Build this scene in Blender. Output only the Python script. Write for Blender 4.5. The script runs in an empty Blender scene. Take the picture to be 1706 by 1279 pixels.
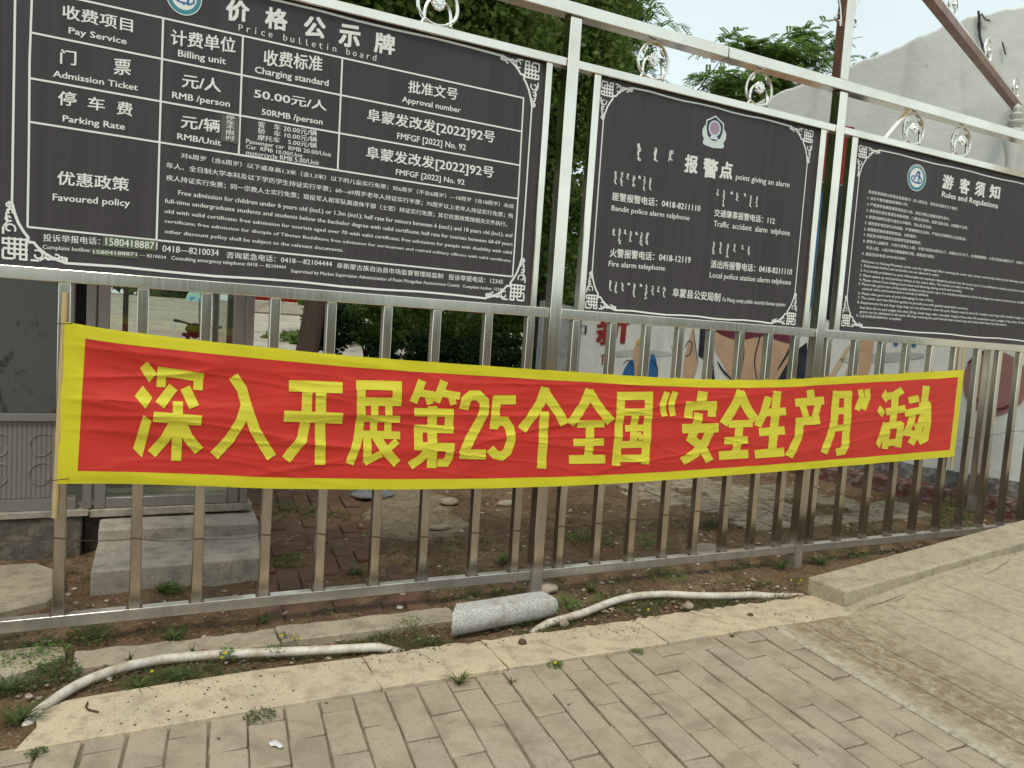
import bpy, bmesh, math, random
from mathutils import Vector, Matrix, noise as mnoise
R = math.radians
rnd = random.Random(7)
sc = bpy.context.scene
col = sc.collection

# ------------------------------------------------------------------ camera
# fence front = plane Y 0, X along the fence, Z up, metres
CAM = Vector((0, -3.5, 1.435))
YAW, PITCH, ROLL, FPX, PW, PH = R(26.728), R(-4.4856), R(3.8286), 1280.0, 1706.0, 1279.0
_f = Vector((math.sin(YAW)*math.cos(PITCH), math.cos(YAW)*math.cos(PITCH), math.sin(PITCH)))
_r = Vector((math.cos(YAW), -math.sin(YAW), 0))
_u = _r.cross(_f)
_r2 = math.cos(ROLL)*_r + math.sin(ROLL)*_u
_u2 = -math.sin(ROLL)*_r + math.cos(ROLL)*_u
cam = bpy.data.cameras.new('camera')
cam.sensor_width = 36.0
cam.lens = 36.0*FPX/PW
cam.clip_end = 2000
camo = bpy.data.objects.new('camera', cam)
col.objects.link(camo)
M4 = Matrix((_r2, _u2, -_f)).transposed().to_4x4()
M4.translation = CAM
camo.matrix_world = M4
sc.camera = camo

# ------------------------------------------------------------------ sky, sun, exposure
SUN_EL, SUN_AZ = R(58), R(215)
w = bpy.data.worlds.new("World")
sc.world = w
w.use_nodes = True
nt = w.node_tree
bg = nt.nodes['Background']
sky = nt.nodes.new('ShaderNodeTexSky')
sky.sky_type = 'NISHITA'
sky.sun_disc = False
sky.sun_elevation = SUN_EL
sky.sun_rotation = SUN_AZ
sky.dust_density = 4.0
sky.air_density = 1.0
tc = nt.nodes.new('ShaderNodeTexCoord')
mp = nt.nodes.new('ShaderNodeMapping')
mp.inputs['Scale'].default_value = (1.2, 1.2, 3.5)
nz = nt.nodes.new('ShaderNodeTexNoise')
nz.inputs['Scale'].default_value = 1.6
nz.inputs['Detail'].default_value = 5
nz.inputs['Roughness'].default_value = .5
rp = nt.nodes.new('ShaderNodeMapRange')
rp.inputs['From Min'].default_value = .34
rp.inputs['From Max'].default_value = .64
rp.inputs['To Min'].default_value = .80
rp.inputs['To Max'].default_value = .97
mx = nt.nodes.new('ShaderNodeMix')
mx.data_type = 'RGBA'
nt.links.new(tc.outputs['Generated'], mp.inputs['Vector'])
nt.links.new(mp.outputs['Vector'], nz.inputs['Vector'])
nt.links.new(nz.outputs['Fac'], rp.inputs['Value'])
nt.links.new(rp.outputs['Result'], mx.inputs['Factor'])
nt.links.new(sky.outputs['Color'], mx.inputs['A'])
mx.inputs['B'].default_value = (7.0, 8.1, 8.15, 1)      # bright thin cloud
nt.links.new(mx.outputs['Result'], bg.inputs['Color'])
bg.inputs['Strength'].default_value = 0.1
sun = bpy.data.lights.new('sun', 'SUN')
sun.energy = 1.3
sun.angle = R(14)
sun.color = (1.0, .93, .82)
suno = bpy.data.objects.new('sun', sun)
col.objects.link(suno)
# sun direction: azimuth measured like the sky texture (clockwise from +Y)
sd = Vector((math.sin(SUN_AZ)*math.cos(SUN_EL), math.cos(SUN_AZ)*math.cos(SUN_EL), math.sin(SUN_EL)))
suno.rotation_euler = sd.to_track_quat('Z', 'Y').to_euler()
sc.view_settings.view_transform = 'Standard'
sc.view_settings.look = 'None'
sc.view_settings.gamma = 1
sc.view_settings.exposure = 0.35
sc.cycles.max_bounces = 8
sc.cycles.transparent_max_bounces = 16

# ------------------------------------------------------------------ helpers
def ray(u, v):
    return _r2*((u-PW/2)/FPX) - _u2*((v-PH/2)/FPX) + _f
def atY(u, v, Y=0.0):
    d = ray(u, v); return CAM + d*((Y-CAM.y)/d.y)
def atZ(u, v, Z=0.0):
    d = ray(u, v); return CAM + d*((Z-CAM.z)/d.z)
def tag(o, label=None, cat=None, group=None, kind=None):
    if label: o['label'] = label
    if cat: o['category'] = cat
    if group: o['group'] = group
    if kind: o['kind'] = kind
    return o
def empty(name, loc, label, cat, group=None):
    o = bpy.data.objects.new(name, None)
    o.empty_display_size = .1
    col.objects.link(o)
    o.location = loc
    return tag(o, label, cat, group)
def link(name, me, parent=None):
    o = bpy.data.objects.new(name, me)
    col.objects.link(o)
    if parent:
        o.parent = parent
        off = Vector((0, 0, 0))
        p = parent
        while p: off += p.location; p = p.parent
        o.location = -off          # meshes are written in world coordinates
    return o
class MB:
    def __init__(s): s.v = []; s.f = []; s.m = []
    def add(s, vs, fs, m=0):
        n = len(s.v); s.v += [tuple(p) for p in vs]
        s.f += [tuple(i+n for i in f) for f in fs]; s.m += [m]*len(fs)
    def box(s, x0, x1, y0, y1, z0, z1, m=0):
        s.add([(x0,y0,z0),(x1,y0,z0),(x1,y1,z0),(x0,y1,z0),(x0,y0,z1),(x1,y0,z1),(x1,y1,z1),(x0,y1,z1)],
              [(0,3,2,1),(4,5,6,7),(0,1,5,4),(1,2,6,5),(2,3,7,6),(3,0,4,7)], m)
    def tube(s, pts, r, n=8, cap=True, m=0, close=False):
        pts = [Vector(p) for p in pts]; k = len(pts); rings = []; prev = None
        for i, p in enumerate(pts):
            a = pts[i-1] if (i or close) else pts[i]; b = pts[(i+1) % k] if (i < k-1 or close) else pts[i]
            t = (b-a).normalized()
            if prev is None:
                h = Vector((0,0,1)) if abs(t.z) < .9 else Vector((1,0,0))
                nx = t.cross(h).normalized()
            else: nx = (prev - t*prev.dot(t)).normalized()
            prev = nx; ny = t.cross(nx)
            rr = r[i] if isinstance(r, (list, tuple)) else r
            rings.append([p + nx*rr*math.cos(2*math.pi*j/n) + ny*rr*math.sin(2*math.pi*j/n) for j in range(n)])
        vs = [q for g in rings for q in g]; fs = []
        for i in range(k if close else k-1):
            a = i*n; b = ((i+1) % k)*n
            for j in range(n): fs.append((a+j, a+(j+1) % n, b+(j+1) % n, b+j))
        if cap and not close: fs += [tuple(range(n))[::-1], tuple((k-1)*n+j for j in range(n))]
        s.add(vs, fs, m)
    def prism(s, poly, d, m=0):
        """poly: 3-D points of a planar outline, swept by vector d"""
        n = len(poly); d = Vector(d); P = [Vector(p) for p in poly]
        s.add(P+[p+d for p in P], [tuple(range(n)), tuple(range(2*n-1, n-1, -1))]+[(i, i+n, (i+1) % n+n, (i+1) % n) for i in range(n)], m)
    def ribbon(s, pts, wd, y, m=0):
        """flat printed stroke in an XZ plane"""
        P = [Vector((p[0], p[1])) for p in pts]; L = []; Rr = []
        for i, p in enumerate(P):
            d1 = (P[i]-P[i-1]).normalized() if i else None
            d2 = (P[i+1]-P[i]).normalized() if i < len(P)-1 else None
            t = ((d1 or d2)+(d2 or d1)); t = t.normalized() if t.length > 1e-6 else (d1 or d2)
            nrm = Vector((-t.y, t.x)); c = max(.5, abs(nrm.dot(Vector((-(d1 or d2).y, (d1 or d2).x)))))
            L.append(p+nrm*wd/2/c); Rr.append(p-nrm*wd/2/c)
        n = len(P)
        s.add([(p.x, y, p.y) for p in L]+[(p.x, y, p.y) for p in Rr], [(i, i+n, i+n+1, i+1) for i in range(n-1)], m)
    def mesh(s, name, mats, bevel=0, smooth=False, seg=1, clean=True):
        me = bpy.data.meshes.new(name)
        me.from_pydata(s.v, [], s.f)
        for m in (mats if isinstance(mats, (list, tuple)) else [mats]): me.materials.append(m)
        me.polygons.foreach_set('material_index', s.m)
        if bevel or clean:
            bm = bmesh.new(); bm.from_mesh(me)
            if clean: bmesh.ops.recalc_face_normals(bm, faces=bm.faces)
            if bevel:
                ed = [e for e in bm.edges if len(e.link_faces) == 2 and e.calc_face_angle(0) > R(28)]
                res = bmesh.ops.bevel(bm, geom=ed, offset=bevel, segments=seg, affect='EDGES', profile=.5, clamp_overlap=True)
                if smooth:                      # round the edges, keep the faces themselves flat
                    for f in res['faces']: f.smooth = True
            bm.to_mesh(me); bm.free()
        if smooth and not bevel:
            me.polygons.foreach_set('use_smooth', [True]*len(me.polygons))
            try: me.set_sharp_from_angle(angle=R(40))
            except Exception: pass
        return me
    def build(s, name, mats, parent=None, **k): return link(name, s.mesh(name, mats, **k), parent)

# ------------------------------------------------------------------ materials
def mat(name, base, rough=.6, metal=0.0, spec=.5):
    m = bpy.data.materials.new(name); m.use_nodes = True
    b = m.node_tree.nodes['Principled BSDF']
    b.inputs['Base Color'].default_value = (*base, 1)
    b.inputs['Roughness'].default_value = rough
    b.inputs['Metallic'].default_value = metal
    b.inputs['Specular IOR Level'].default_value = spec
    return m
def N(m, t, **kw):
    n = m.node_tree.nodes.new(t)
    for k, v in kw.items():
        if k in n.inputs: n.inputs[k].default_value = v
        else: setattr(n, k, v)
    return n
def L(m, a, b): m.node_tree.links.new(a, b)
def bs(m): return m.node_tree.nodes['Principled BSDF']
def coords(m, scale=(1,1,1), kind='Object'):
    t = N(m, 'ShaderNodeTexCoord'); mp = N(m, 'ShaderNodeMapping'); mp.inputs['Scale'].default_value = scale
    L(m, t.outputs[kind], mp.inputs['Vector']); return mp.outputs['Vector']
def noise(m, vec, scale, detail=4, rough=.55, dist=0):
    n = N(m, 'ShaderNodeTexNoise'); n.inputs['Scale'].default_value = scale; n.inputs['Detail'].default_value = detail
    n.inputs['Roughness'].default_value = rough; n.inputs['Distortion'].default_value = dist
    L(m, vec, n.inputs['Vector']); return n.outputs['Fac']
def ramp(m, fac, stops):
    r = N(m, 'ShaderNodeValToRGB'); e = r.color_ramp.elements
    while len(e) < len(stops): e.new(.5)
    for i, (p, c) in enumerate(stops):
        e[i].position = p; e[i].color = (*c, 1) if len(c) == 3 else c
    L(m, fac, r.inputs['Fac']); return r.outputs['Color']
def mix(m, fac, a, b, mode='MIX'):
    n = N(m, 'ShaderNodeMix'); n.data_type = 'RGBA'; n.blend_type = mode
    for k, v in (('Factor', fac), ('A', a), ('B', b)):
        if isinstance(v, (int, float)): n.inputs[k].default_value = v
        elif isinstance(v, tuple): n.inputs[k].default_value = (*v, 1)
        else: L(m, v, n.inputs[k])
    return n.outputs['Result']
def thr(m, fac, a, b):
    r = N(m, 'ShaderNodeMapRange'); r.inputs['From Min'].default_value = a; r.inputs['From Max'].default_value = b
    L(m, fac, r.inputs['Value']); return r.outputs['Result']
def bump(m, h, strength=.3, dist=.01):
    b = N(m, 'ShaderNodeBump'); b.inputs['Strength'].default_value = strength; b.inputs['Distance'].default_value = dist
    L(m, h, b.inputs['Height']); L(m, b.outputs['Normal'], bs(m).inputs['Normal'])
def island(m):
    g = N(m, 'ShaderNodeNewGeometry'); return g.outputs['Random Per Island']
def setc(m, c): L(m, c, bs(m).inputs['Base Color'])

# polished stainless tube: long brushed streaks, tarnish, drip marks
STEEL = mat('stainless_steel', (.88,.85,.77), .16, 1.0)
v = coords(STEEL, (1,1,1)); n1 = noise(STEEL, v, 3.0, 5); n2 = noise(STEEL, coords(STEEL, (60,60,4)), 1.0, 3)
# lower bars tinted duller and browner: ground reflection painted in, with a little dust
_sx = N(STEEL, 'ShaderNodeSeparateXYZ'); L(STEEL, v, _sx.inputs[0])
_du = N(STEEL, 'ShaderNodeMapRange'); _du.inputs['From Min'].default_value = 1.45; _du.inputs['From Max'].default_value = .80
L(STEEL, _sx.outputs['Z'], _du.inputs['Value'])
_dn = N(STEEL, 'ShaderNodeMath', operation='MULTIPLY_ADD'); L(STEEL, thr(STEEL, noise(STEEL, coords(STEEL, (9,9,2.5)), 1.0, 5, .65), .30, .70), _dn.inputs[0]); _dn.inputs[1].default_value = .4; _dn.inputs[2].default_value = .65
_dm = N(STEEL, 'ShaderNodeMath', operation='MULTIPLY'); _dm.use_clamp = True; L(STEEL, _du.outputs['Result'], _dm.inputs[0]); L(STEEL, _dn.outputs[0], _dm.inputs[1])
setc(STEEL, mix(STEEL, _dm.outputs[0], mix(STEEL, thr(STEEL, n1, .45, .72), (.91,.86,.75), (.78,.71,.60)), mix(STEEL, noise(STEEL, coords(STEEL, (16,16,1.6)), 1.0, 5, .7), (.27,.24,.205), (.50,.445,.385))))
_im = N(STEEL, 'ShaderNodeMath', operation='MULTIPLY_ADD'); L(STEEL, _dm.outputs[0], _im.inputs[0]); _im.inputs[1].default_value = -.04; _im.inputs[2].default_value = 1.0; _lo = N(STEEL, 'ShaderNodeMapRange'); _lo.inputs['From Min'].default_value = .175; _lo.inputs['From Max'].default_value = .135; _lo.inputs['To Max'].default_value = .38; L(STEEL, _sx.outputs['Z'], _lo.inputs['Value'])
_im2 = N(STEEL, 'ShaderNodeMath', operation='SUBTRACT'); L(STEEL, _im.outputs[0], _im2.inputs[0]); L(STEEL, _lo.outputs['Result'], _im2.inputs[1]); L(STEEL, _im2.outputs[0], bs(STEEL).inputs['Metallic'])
q = N(STEEL, 'ShaderNodeMapRange'); q.inputs['To Min'].default_value = .09; q.inputs['To Max'].default_value = .20
L(STEEL, n2, q.inputs['Value']); _rr = N(STEEL, 'ShaderNodeMath', operation='MULTIPLY_ADD'); L(STEEL, _dm.outputs[0], _rr.inputs[0]); _rr.inputs[1].default_value = .03; L(STEEL, q.outputs['Result'], _rr.inputs[2]); L(STEEL, _rr.outputs[0], bs(STEEL).inputs['Roughness'])
bump(STEEL, noise(STEEL, coords(STEEL, (1,1,.35)), 9.0, 2), .05, .01)
RUST_REFL = mat('rust_and_reflection_steel', (.22,.10,.065), .35, .75)  # rust on the gate beam; on the tall post a painted reflection
setc(RUST_REFL, mix(RUST_REFL, thr(RUST_REFL, noise(RUST_REFL, coords(RUST_REFL, (4,4,1.2)), 2.0, 5, .65), .38, .64), (.20,.085,.07), (.30,.17,.10)))
CHROME = mat('bright_steel_casting', (.88,.85,.77), .2, 1.0)
bump(CHROME, noise(CHROME, coords(CHROME), 60, 2), .25, .003)
WELD = mat('weld_stain', (.16,.12,.09), .5, .7)

PANEL = mat('charcoal_print_panel', (.06,.055,.057), .5, 0, .16)
s1 = noise(PANEL, coords(PANEL, (26,1,.22)), 1.0, 5, .65); s2 = noise(PANEL, coords(PANEL), 2.2, 3)
setc(PANEL, mix(PANEL, s2, ramp(PANEL, s1, [(.28,(.046,.040,.043)),(.5,(.066,.057,.062)),(.75,(.090,.076,.085))]), (.062,.056,.057)))
bump(PANEL, noise(PANEL, coords(PANEL, (5,1,.6)), 1.0, 2), .05, .02)
PRINT = mat('white_print', (.80,.80,.75), .5)
TEAL = mat('teal_print', (.04,.24,.30), .5)
BLUEP = mat('blue_print', (.03,.12,.35), .5)
SILVER = mat('silver_grey_print', (.62,.70,.68), .5)
MAUVE = mat('mauve_print', (.36,.25,.33), .5)
NAVYP = mat('navy_print', (.02,.03,.07), .5)
GREENST = mat('olive_green_sticker', (.10,.125,.065), .5)
GREYST = mat('grey_sticker', (.10,.10,.075), .5)

def cloth(name, base, tr=.30):
    m = mat(name, base, .55, 0, .35)
    v = coords(m, (1,1,1)); n = noise(m, v, 900, 1)
    c = mix(m, thr(m, noise(m, coords(m), 3.0, 4), .35, .7), base, tuple(x*.90 for x in base)); setc(m, c)
    t = N(m, 'ShaderNodeBsdfTranslucent'); L(m, c, t.inputs['Color'])
    mx = N(m, 'ShaderNodeMixShader'); mx.inputs['Fac'].default_value = tr
    out = m.node_tree.nodes['Material Output']
    L(m, bs(m).outputs['BSDF'], mx.inputs[1]); L(m, t.outputs['BSDF'], mx.inputs[2]); L(m, mx.outputs['Shader'], out.inputs['Surface'])
    bs(m).inputs['Sheen Weight'].default_value = .1
    bump(m, n, .08, .001)
    return m
RED = cloth('red_banner_cloth', (.79,.050,.034))
YEL = cloth('yellow_banner_edging', (.88,.79,.030))
YELP = cloth('yellow_banner_print', (.80,.74,.055), .14)
BAMBOO = mat('bamboo', (.55,.42,.20), .45)
setc(BAMBOO, mix(BAMBOO, noise(BAMBOO, coords(BAMBOO, (30,30,3)), 1, 4), (.62,.47,.22), (.40,.28,.12)))
WIRE = mat('rusty_wire', (.07,.04,.03), .7, .5)
BLACK = mat('black_cable', (.015,.015,.017), .5)

SOIL = mat('dry_brown_soil', (.15,.095,.055), .95, 0, .2)
v = coords(SOIL)
a = noise(SOIL, v, 1.7, 6, .6, .4); b = noise(SOIL, v, 14, 6, .65); c = noise(SOIL, v, 70, 3)
base = mix(SOIL, thr(SOIL, a, .38, .62), (.140,.080,.040), (.245,.165,.092))
base = mix(SOIL, thr(SOIL, b, .35, .72), base, (.085,.050,.028), 'MIX')
base = mix(SOIL, thr(SOIL, c, .55, .75), base, (.30,.22,.14))
vor = N(SOIL, 'ShaderNodeTexVoronoi'); vor.inputs['Scale'].default_value = 42; L(SOIL, v, vor.inputs['Vector'])
base = mix(SOIL, thr(SOIL, vor.outputs['Distance'], .16, .10), base, mix(SOIL, vor.outputs['Color'], (.28,.20,.13), (.42,.33,.25)))
setc(SOIL, base)
hh = N(SOIL, 'ShaderNodeMath', operation='ADD'); L(SOIL, b, hh.inputs[0]); L(SOIL, c, hh.inputs[1])
bump(SOIL, hh.outputs[0], .8, .02)

def stonem(name, c1, c2, c3, sc1=2.0, sc2=40, bst=.25, rough=.85, spots=True):
    m = mat(name, c1, rough, 0, .3); v = coords(m)
    a = noise(m, v, sc1, 6, .6, .3); b = noise(m, v, sc2, 4, .6); d = noise(m, v, sc1*4, 5, .7)
    x = mix(m, thr(m, a, .40, .60), c1, c2); x = mix(m, thr(m, d, .48, .64), x, c3)
    if spots: x = mix(m, thr(m, b, .54, .72), x, tuple(.62*q for q in c2))
    setc(m, x); bump(m, b, bst, .004); return m
KERB = stonem('pale_sandy_kerbstone', (.575,.465,.315), (.49,.41,.295), (.38,.305,.215), 3.2, 110, .45)
MORTAR = stonem('pale_edge_mortar', (.47,.42,.33), (.38,.34,.26), (.27,.23,.16), 9, 80, .6)
REFL_BANK = stonem('dark_reflection_bank', (.035,.042,.022), (.055,.045,.03), (.022,.028,.015), .5, 4, .5)
STRIP = stonem('old_concrete_strip', (.40,.33,.23), (.33,.275,.20), (.24,.20,.14), 2.2, 60, .35)
LEDGE = stonem('weathered_concrete_ledge', (.43,.375,.265), (.38,.33,.235), (.30,.25,.175), 3.0, 55, .35)
STEPM = stonem('grey_concrete_step', (.42,.37,.30), (.35,.31,.255), (.25,.22,.18), 2.4, 60, .3)
PLINTH = stonem('damp_rubble_plinth', (.12,.105,.085), (.085,.072,.055), (.19,.165,.125), 4.0, 30, .6)
GRANITE = mat('speckled_granite', (.45,.45,.43), .6)
v = coords(GRANITE); g1 = noise(GRANITE, v, 260, 2, .7); g2 = noise(GRANITE, v, 150, 2)
_gw = thr(GRANITE, noise(GRANITE, v, 9, 6, .7), .50, .68)
setc(GRANITE, mix(GRANITE, _gw, mix(GRANITE, thr(GRANITE, g2, .54, .60), ramp(GRANITE, g1, [(.34,(.16,.16,.155)),(.45,(.50,.49,.46)),(.7,(.68,.67,.63))]), (.28,.27,.26)), (.30,.265,.21)))
bump(GRANITE, g1, .3, .003)
PVC = mat('dusty_pvc_pipe', (.62,.57,.48), .45)
setc(PVC, mix(PVC, thr(PVC, noise(PVC, coords(PVC), 11, 6, .75), .42, .66), (.64,.59,.51), (.36,.28,.19)))

PAVER = mat('tan_concrete_paver', (.36,.31,.22), .9, 0, .25)
v = coords(PAVER); i = island(PAVER)
a = noise(PAVER, v, 6, 6, .65, .4); b = noise(PAVER, v, 170, 3); d = noise(PAVER, v, 1.3, 4); e = noise(PAVER, v, 28, 5, .7)
x = ramp(PAVER, i, [(0,(.325,.270,.198)),(.2,(.405,.335,.243)),(.4,(.350,.295,.226)),(.6,(.39,.322,.228)),(.8,(.362,.300,.233)),(1,(.415,.342,.256))])
x = mix(PAVER, thr(PAVER, d, .42, .70), x, (.395,.325,.232)); x = mix(PAVER, thr(PAVER, a, .46, .74), x, (.235,.195,.135)); x = mix(PAVER, thr(PAVER, e, .56, .78), x, (.255,.215,.15)); x = mix(PAVER, thr(PAVER, b, .58, .75), x, (.19,.16,.115))
setc(PAVER, x); _hb = N(PAVER, 'ShaderNodeMath', operation='ADD'); L(PAVER, b, _hb.inputs[0]); L(PAVER, e, _hb.inputs[1]); bump(PAVER, _hb.outputs[0], .45, .004)
JOINT = mat('paver_joint_dirt', (.14,.11,.075), .95, 0, .2)
setc(JOINT, mix(JOINT, thr(JOINT, noise(JOINT, coords(JOINT), 9, 5), .4, .65), (.215,.175,.12), (.125,.105,.068)))
bump(JOINT, noise(JOINT, coords(JOINT), 120, 3), .6, .006)
CONC = mat('grooved_ramp_concrete', (.40,.35,.25), .9, 0, .25)
v = coords(CONC); a = noise(CONC, v, 1.1, 6, .6, .5); b = noise(CONC, v, 60, 4); e = noise(CONC, v, 3.5, 6, .7, .3)
_dp = N(CONC, 'ShaderNodeVectorMath', operation='DOT_PRODUCT'); L(CONC, v, _dp.inputs[0]); _dp.inputs[1].default_value = (1, -.112, 0)
# rain-washed brown moss band along the lower edge of the ramp
_b1 = thr(CONC, _dp.outputs['Value'], 3.85, 3.40); _b2 = thr(CONC, _dp.outputs['Value'], 3.05, 3.16)
_bm = N(CONC, 'ShaderNodeMath', operation='MULTIPLY'); L(CONC, _b1, _bm.inputs[0]); L(CONC, _b2, _bm.inputs[1])
_bn = N(CONC, 'ShaderNodeMath', operation='MULTIPLY'); L(CONC, _bm.outputs[0], _bn.inputs[0]); L(CONC, thr(CONC, noise(CONC, v, 16, 7, .75, .3), .36, .58), _bn.inputs[1])
x = mix(CONC, thr(CONC, a, .36, .66), (.46,.40,.28), (.39,.335,.24)); x = mix(CONC, thr(CONC, e, .54, .74), x, (.30,.25,.17)); x = mix(CONC, thr(CONC, noise(CONC, v, 22, 6, .75), .46, .62), x, (.33,.28,.195)); x = mix(CONC, _bn.outputs[0], x, (.225,.165,.098)); x = mix(CONC, thr(CONC, b, .60, .78), x, (.28,.23,.16))
setc(CONC, x); bump(CONC, b, .4, .006)
GROOVE = mat('ramp_groove_dirt', (.235,.19,.125), .95, 0, .2)
REDBRICK = mat('worn_red_brick_paving', (.15,.065,.045), .92, 0, .2)
v = coords(REDBRICK); i = island(REDBRICK)
x = ramp(REDBRICK, i, [(0,(.15,.07,.048)),(.5,(.11,.062,.043)),(1,(.17,.088,.06))])
x = mix(REDBRICK, thr(REDBRICK, noise(REDBRICK, v, 6, 6, .7), .48, .66), x, (.115,.085,.05)); setc(REDBRICK, x); bump(REDBRICK, noise(REDBRICK, v, 60, 4), .6, .008)
GREYPAVE = stonem('dusty_grey_paving', (.34,.285,.205), (.25,.205,.145), (.13,.09,.055), 2.6, 40, .5)
PLAZA = stonem('pale_plaza_paving', (.46,.42,.34), (.40,.365,.30), (.34,.30,.25), .3, 3, .1)

WALL = mat('white_render', (.66,.66,.62), .9, 0, .2)
v = coords(WALL); a = noise(WALL, v, .8, 6, .6, .5); b = noise(WALL, v, 6, 5, .7); sN = noise(WALL, coords(WALL, (3,3,.35)), 1.3, 5, .65)
x = mix(WALL, thr(WALL, a, .35, .68), (.73,.73,.685), (.61,.61,.565)); x = mix(WALL, thr(WALL, sN, .58, .80), x, (.52,.52,.485)); x = mix(WALL, thr(WALL, b, .66, .78), x, (.40,.39,.35))
setc(WALL, x); bump(WALL, noise(WALL, v, 2.5, 5), .35, .06)
FOOT = stonem('crumbling_brick_footing', (.16,.06,.045), (.10,.045,.033), (.24,.22,.19), 3.5, 25, .8)
DAMP = stonem('damp_render_base', (.17,.16,.145), (.11,.10,.09), (.34,.33,.30), 3.0, 20, .5)
ALU = mat('weathered_aluminium', (.33,.315,.30), .38, .55)
setc(ALU, mix(ALU, noise(ALU, coords(ALU, (20,20,2)), 1, 4), (.36,.34,.32), (.25,.235,.215)))
BOOTHP = mat('dull_grey_booth_panel', (.085,.088,.082), .6)
v = coords(BOOTHP); x = mix(BOOTHP, thr(BOOTHP, noise(BOOTHP, v, 4.2, 6, .72, .6), .53, .58), mix(BOOTHP, noise(BOOTHP, v, 1.5, 4), (.10,.103,.096), (.075,.077,.07)), (.032,.030,.028))
setc(BOOTHP, x)
SCREEN = mat('grooved_brown_grey_panel', (.20,.18,.16), .5)
wv = N(SCREEN, 'ShaderNodeTexWave', wave_type='BANDS', bands_direction='X'); wv.inputs['Scale'].default_value = 14; wv.inputs['Distortion'].default_value = .6
L(SCREEN, coords(SCREEN), wv.inputs['Vector'])
setc(SCREEN, mix(SCREEN, thr(SCREEN, wv.outputs['Fac'], .1, .5), (.15,.13,.115), (.225,.205,.185)))
GLASS = mat('dusty_glass', (.75,.78,.72), .04)
bs(GLASS).inputs['Transmission Weight'].default_value = 0
_t = N(GLASS, 'ShaderNodeBsdfTransparent'); _t.inputs['Color'].default_value = (.86,.88,.84,1)
_m = N(GLASS, 'ShaderNodeMixShader'); _m.inputs['Fac'].default_value = .10
_g = N(GLASS, 'ShaderNodeBsdfGlossy'); _g.inputs['Roughness'].default_value = .03
L(GLASS, _t.outputs[0], _m.inputs[1]); L(GLASS, _g.outputs[0], _m.inputs[2]); L(GLASS, _m.outputs[0], GLASS.node_tree.nodes['Material Output'].inputs['Surface'])
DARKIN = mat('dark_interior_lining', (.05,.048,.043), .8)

def leafm(name, c1, c2, c3):
    m = mat(name, c1, .55, 0, .3); i = island(m)
    c = ramp(m, i, [(0,c1),(.55,c2),(1,c3)]); setc(m, c)
    t = N(m, 'ShaderNodeBsdfTranslucent'); L(m, c, t.inputs['Color'])
    mx = N(m, 'ShaderNodeMixShader'); mx.inputs['Fac'].default_value = .5
    L(m, bs(m).outputs['BSDF'], mx.inputs[1]); L(m, t.outputs['BSDF'], mx.inputs[2]); L(m, mx.outputs['Shader'], m.node_tree.nodes['Material Output'].inputs['Surface'])
    return m
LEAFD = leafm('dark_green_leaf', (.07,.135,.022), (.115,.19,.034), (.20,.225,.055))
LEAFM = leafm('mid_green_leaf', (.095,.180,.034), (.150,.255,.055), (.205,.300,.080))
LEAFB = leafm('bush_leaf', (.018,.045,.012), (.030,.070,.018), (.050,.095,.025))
WEED = leafm('weed_leaf', (.065,.105,.03), (.09,.14,.04), (.14,.17,.055))
GRASSM = leafm('grass_blade', (.08,.13,.035), (.11,.17,.045), (.19,.18,.075))
STRAW = leafm('dry_straw', (.24,.18,.09), (.17,.12,.06), (.32,.25,.14))
PETAL = mat('yellow_petal', (.75,.58,.02), .6)
REDFL = leafm('red_flower', (.55,.03,.03), (.60,.10,.02), (.45,.02,.05))
BARK = mat('brown_bark', (.085,.058,.042), .95, 0, .2)
setc(BARK, mix(BARK, noise(BARK, coords(BARK, (14,14,2)), 1, 5, .7), (.12,.085,.062), (.045,.03,.022))); bump(BARK, noise(BARK, coords(BARK, (14,14,2)), 1, 5), .8, .03)
PEB = mat('pebble', (.3,.25,.2), .85); setc(PEB, ramp(PEB, island(PEB), [(0,(.34,.27,.19)),(.35,(.24,.19,.15)),(.6,(.42,.36,.29)),(.8,(.30,.15,.11)),(1,(.5,.45,.38))]))
CRUMB = mat('soil_crumb', (.11,.07,.045), .95, 0, .2)
def paintm(name, c):
    m = mat(name, c, .85, 0, .2); v = coords(m)
    setc(m, mix(m, thr(m, noise(m, v, 4, 5, .65), .40, .72), c, tuple(min(1, q*.72+.04) for q in c))); return m
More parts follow.
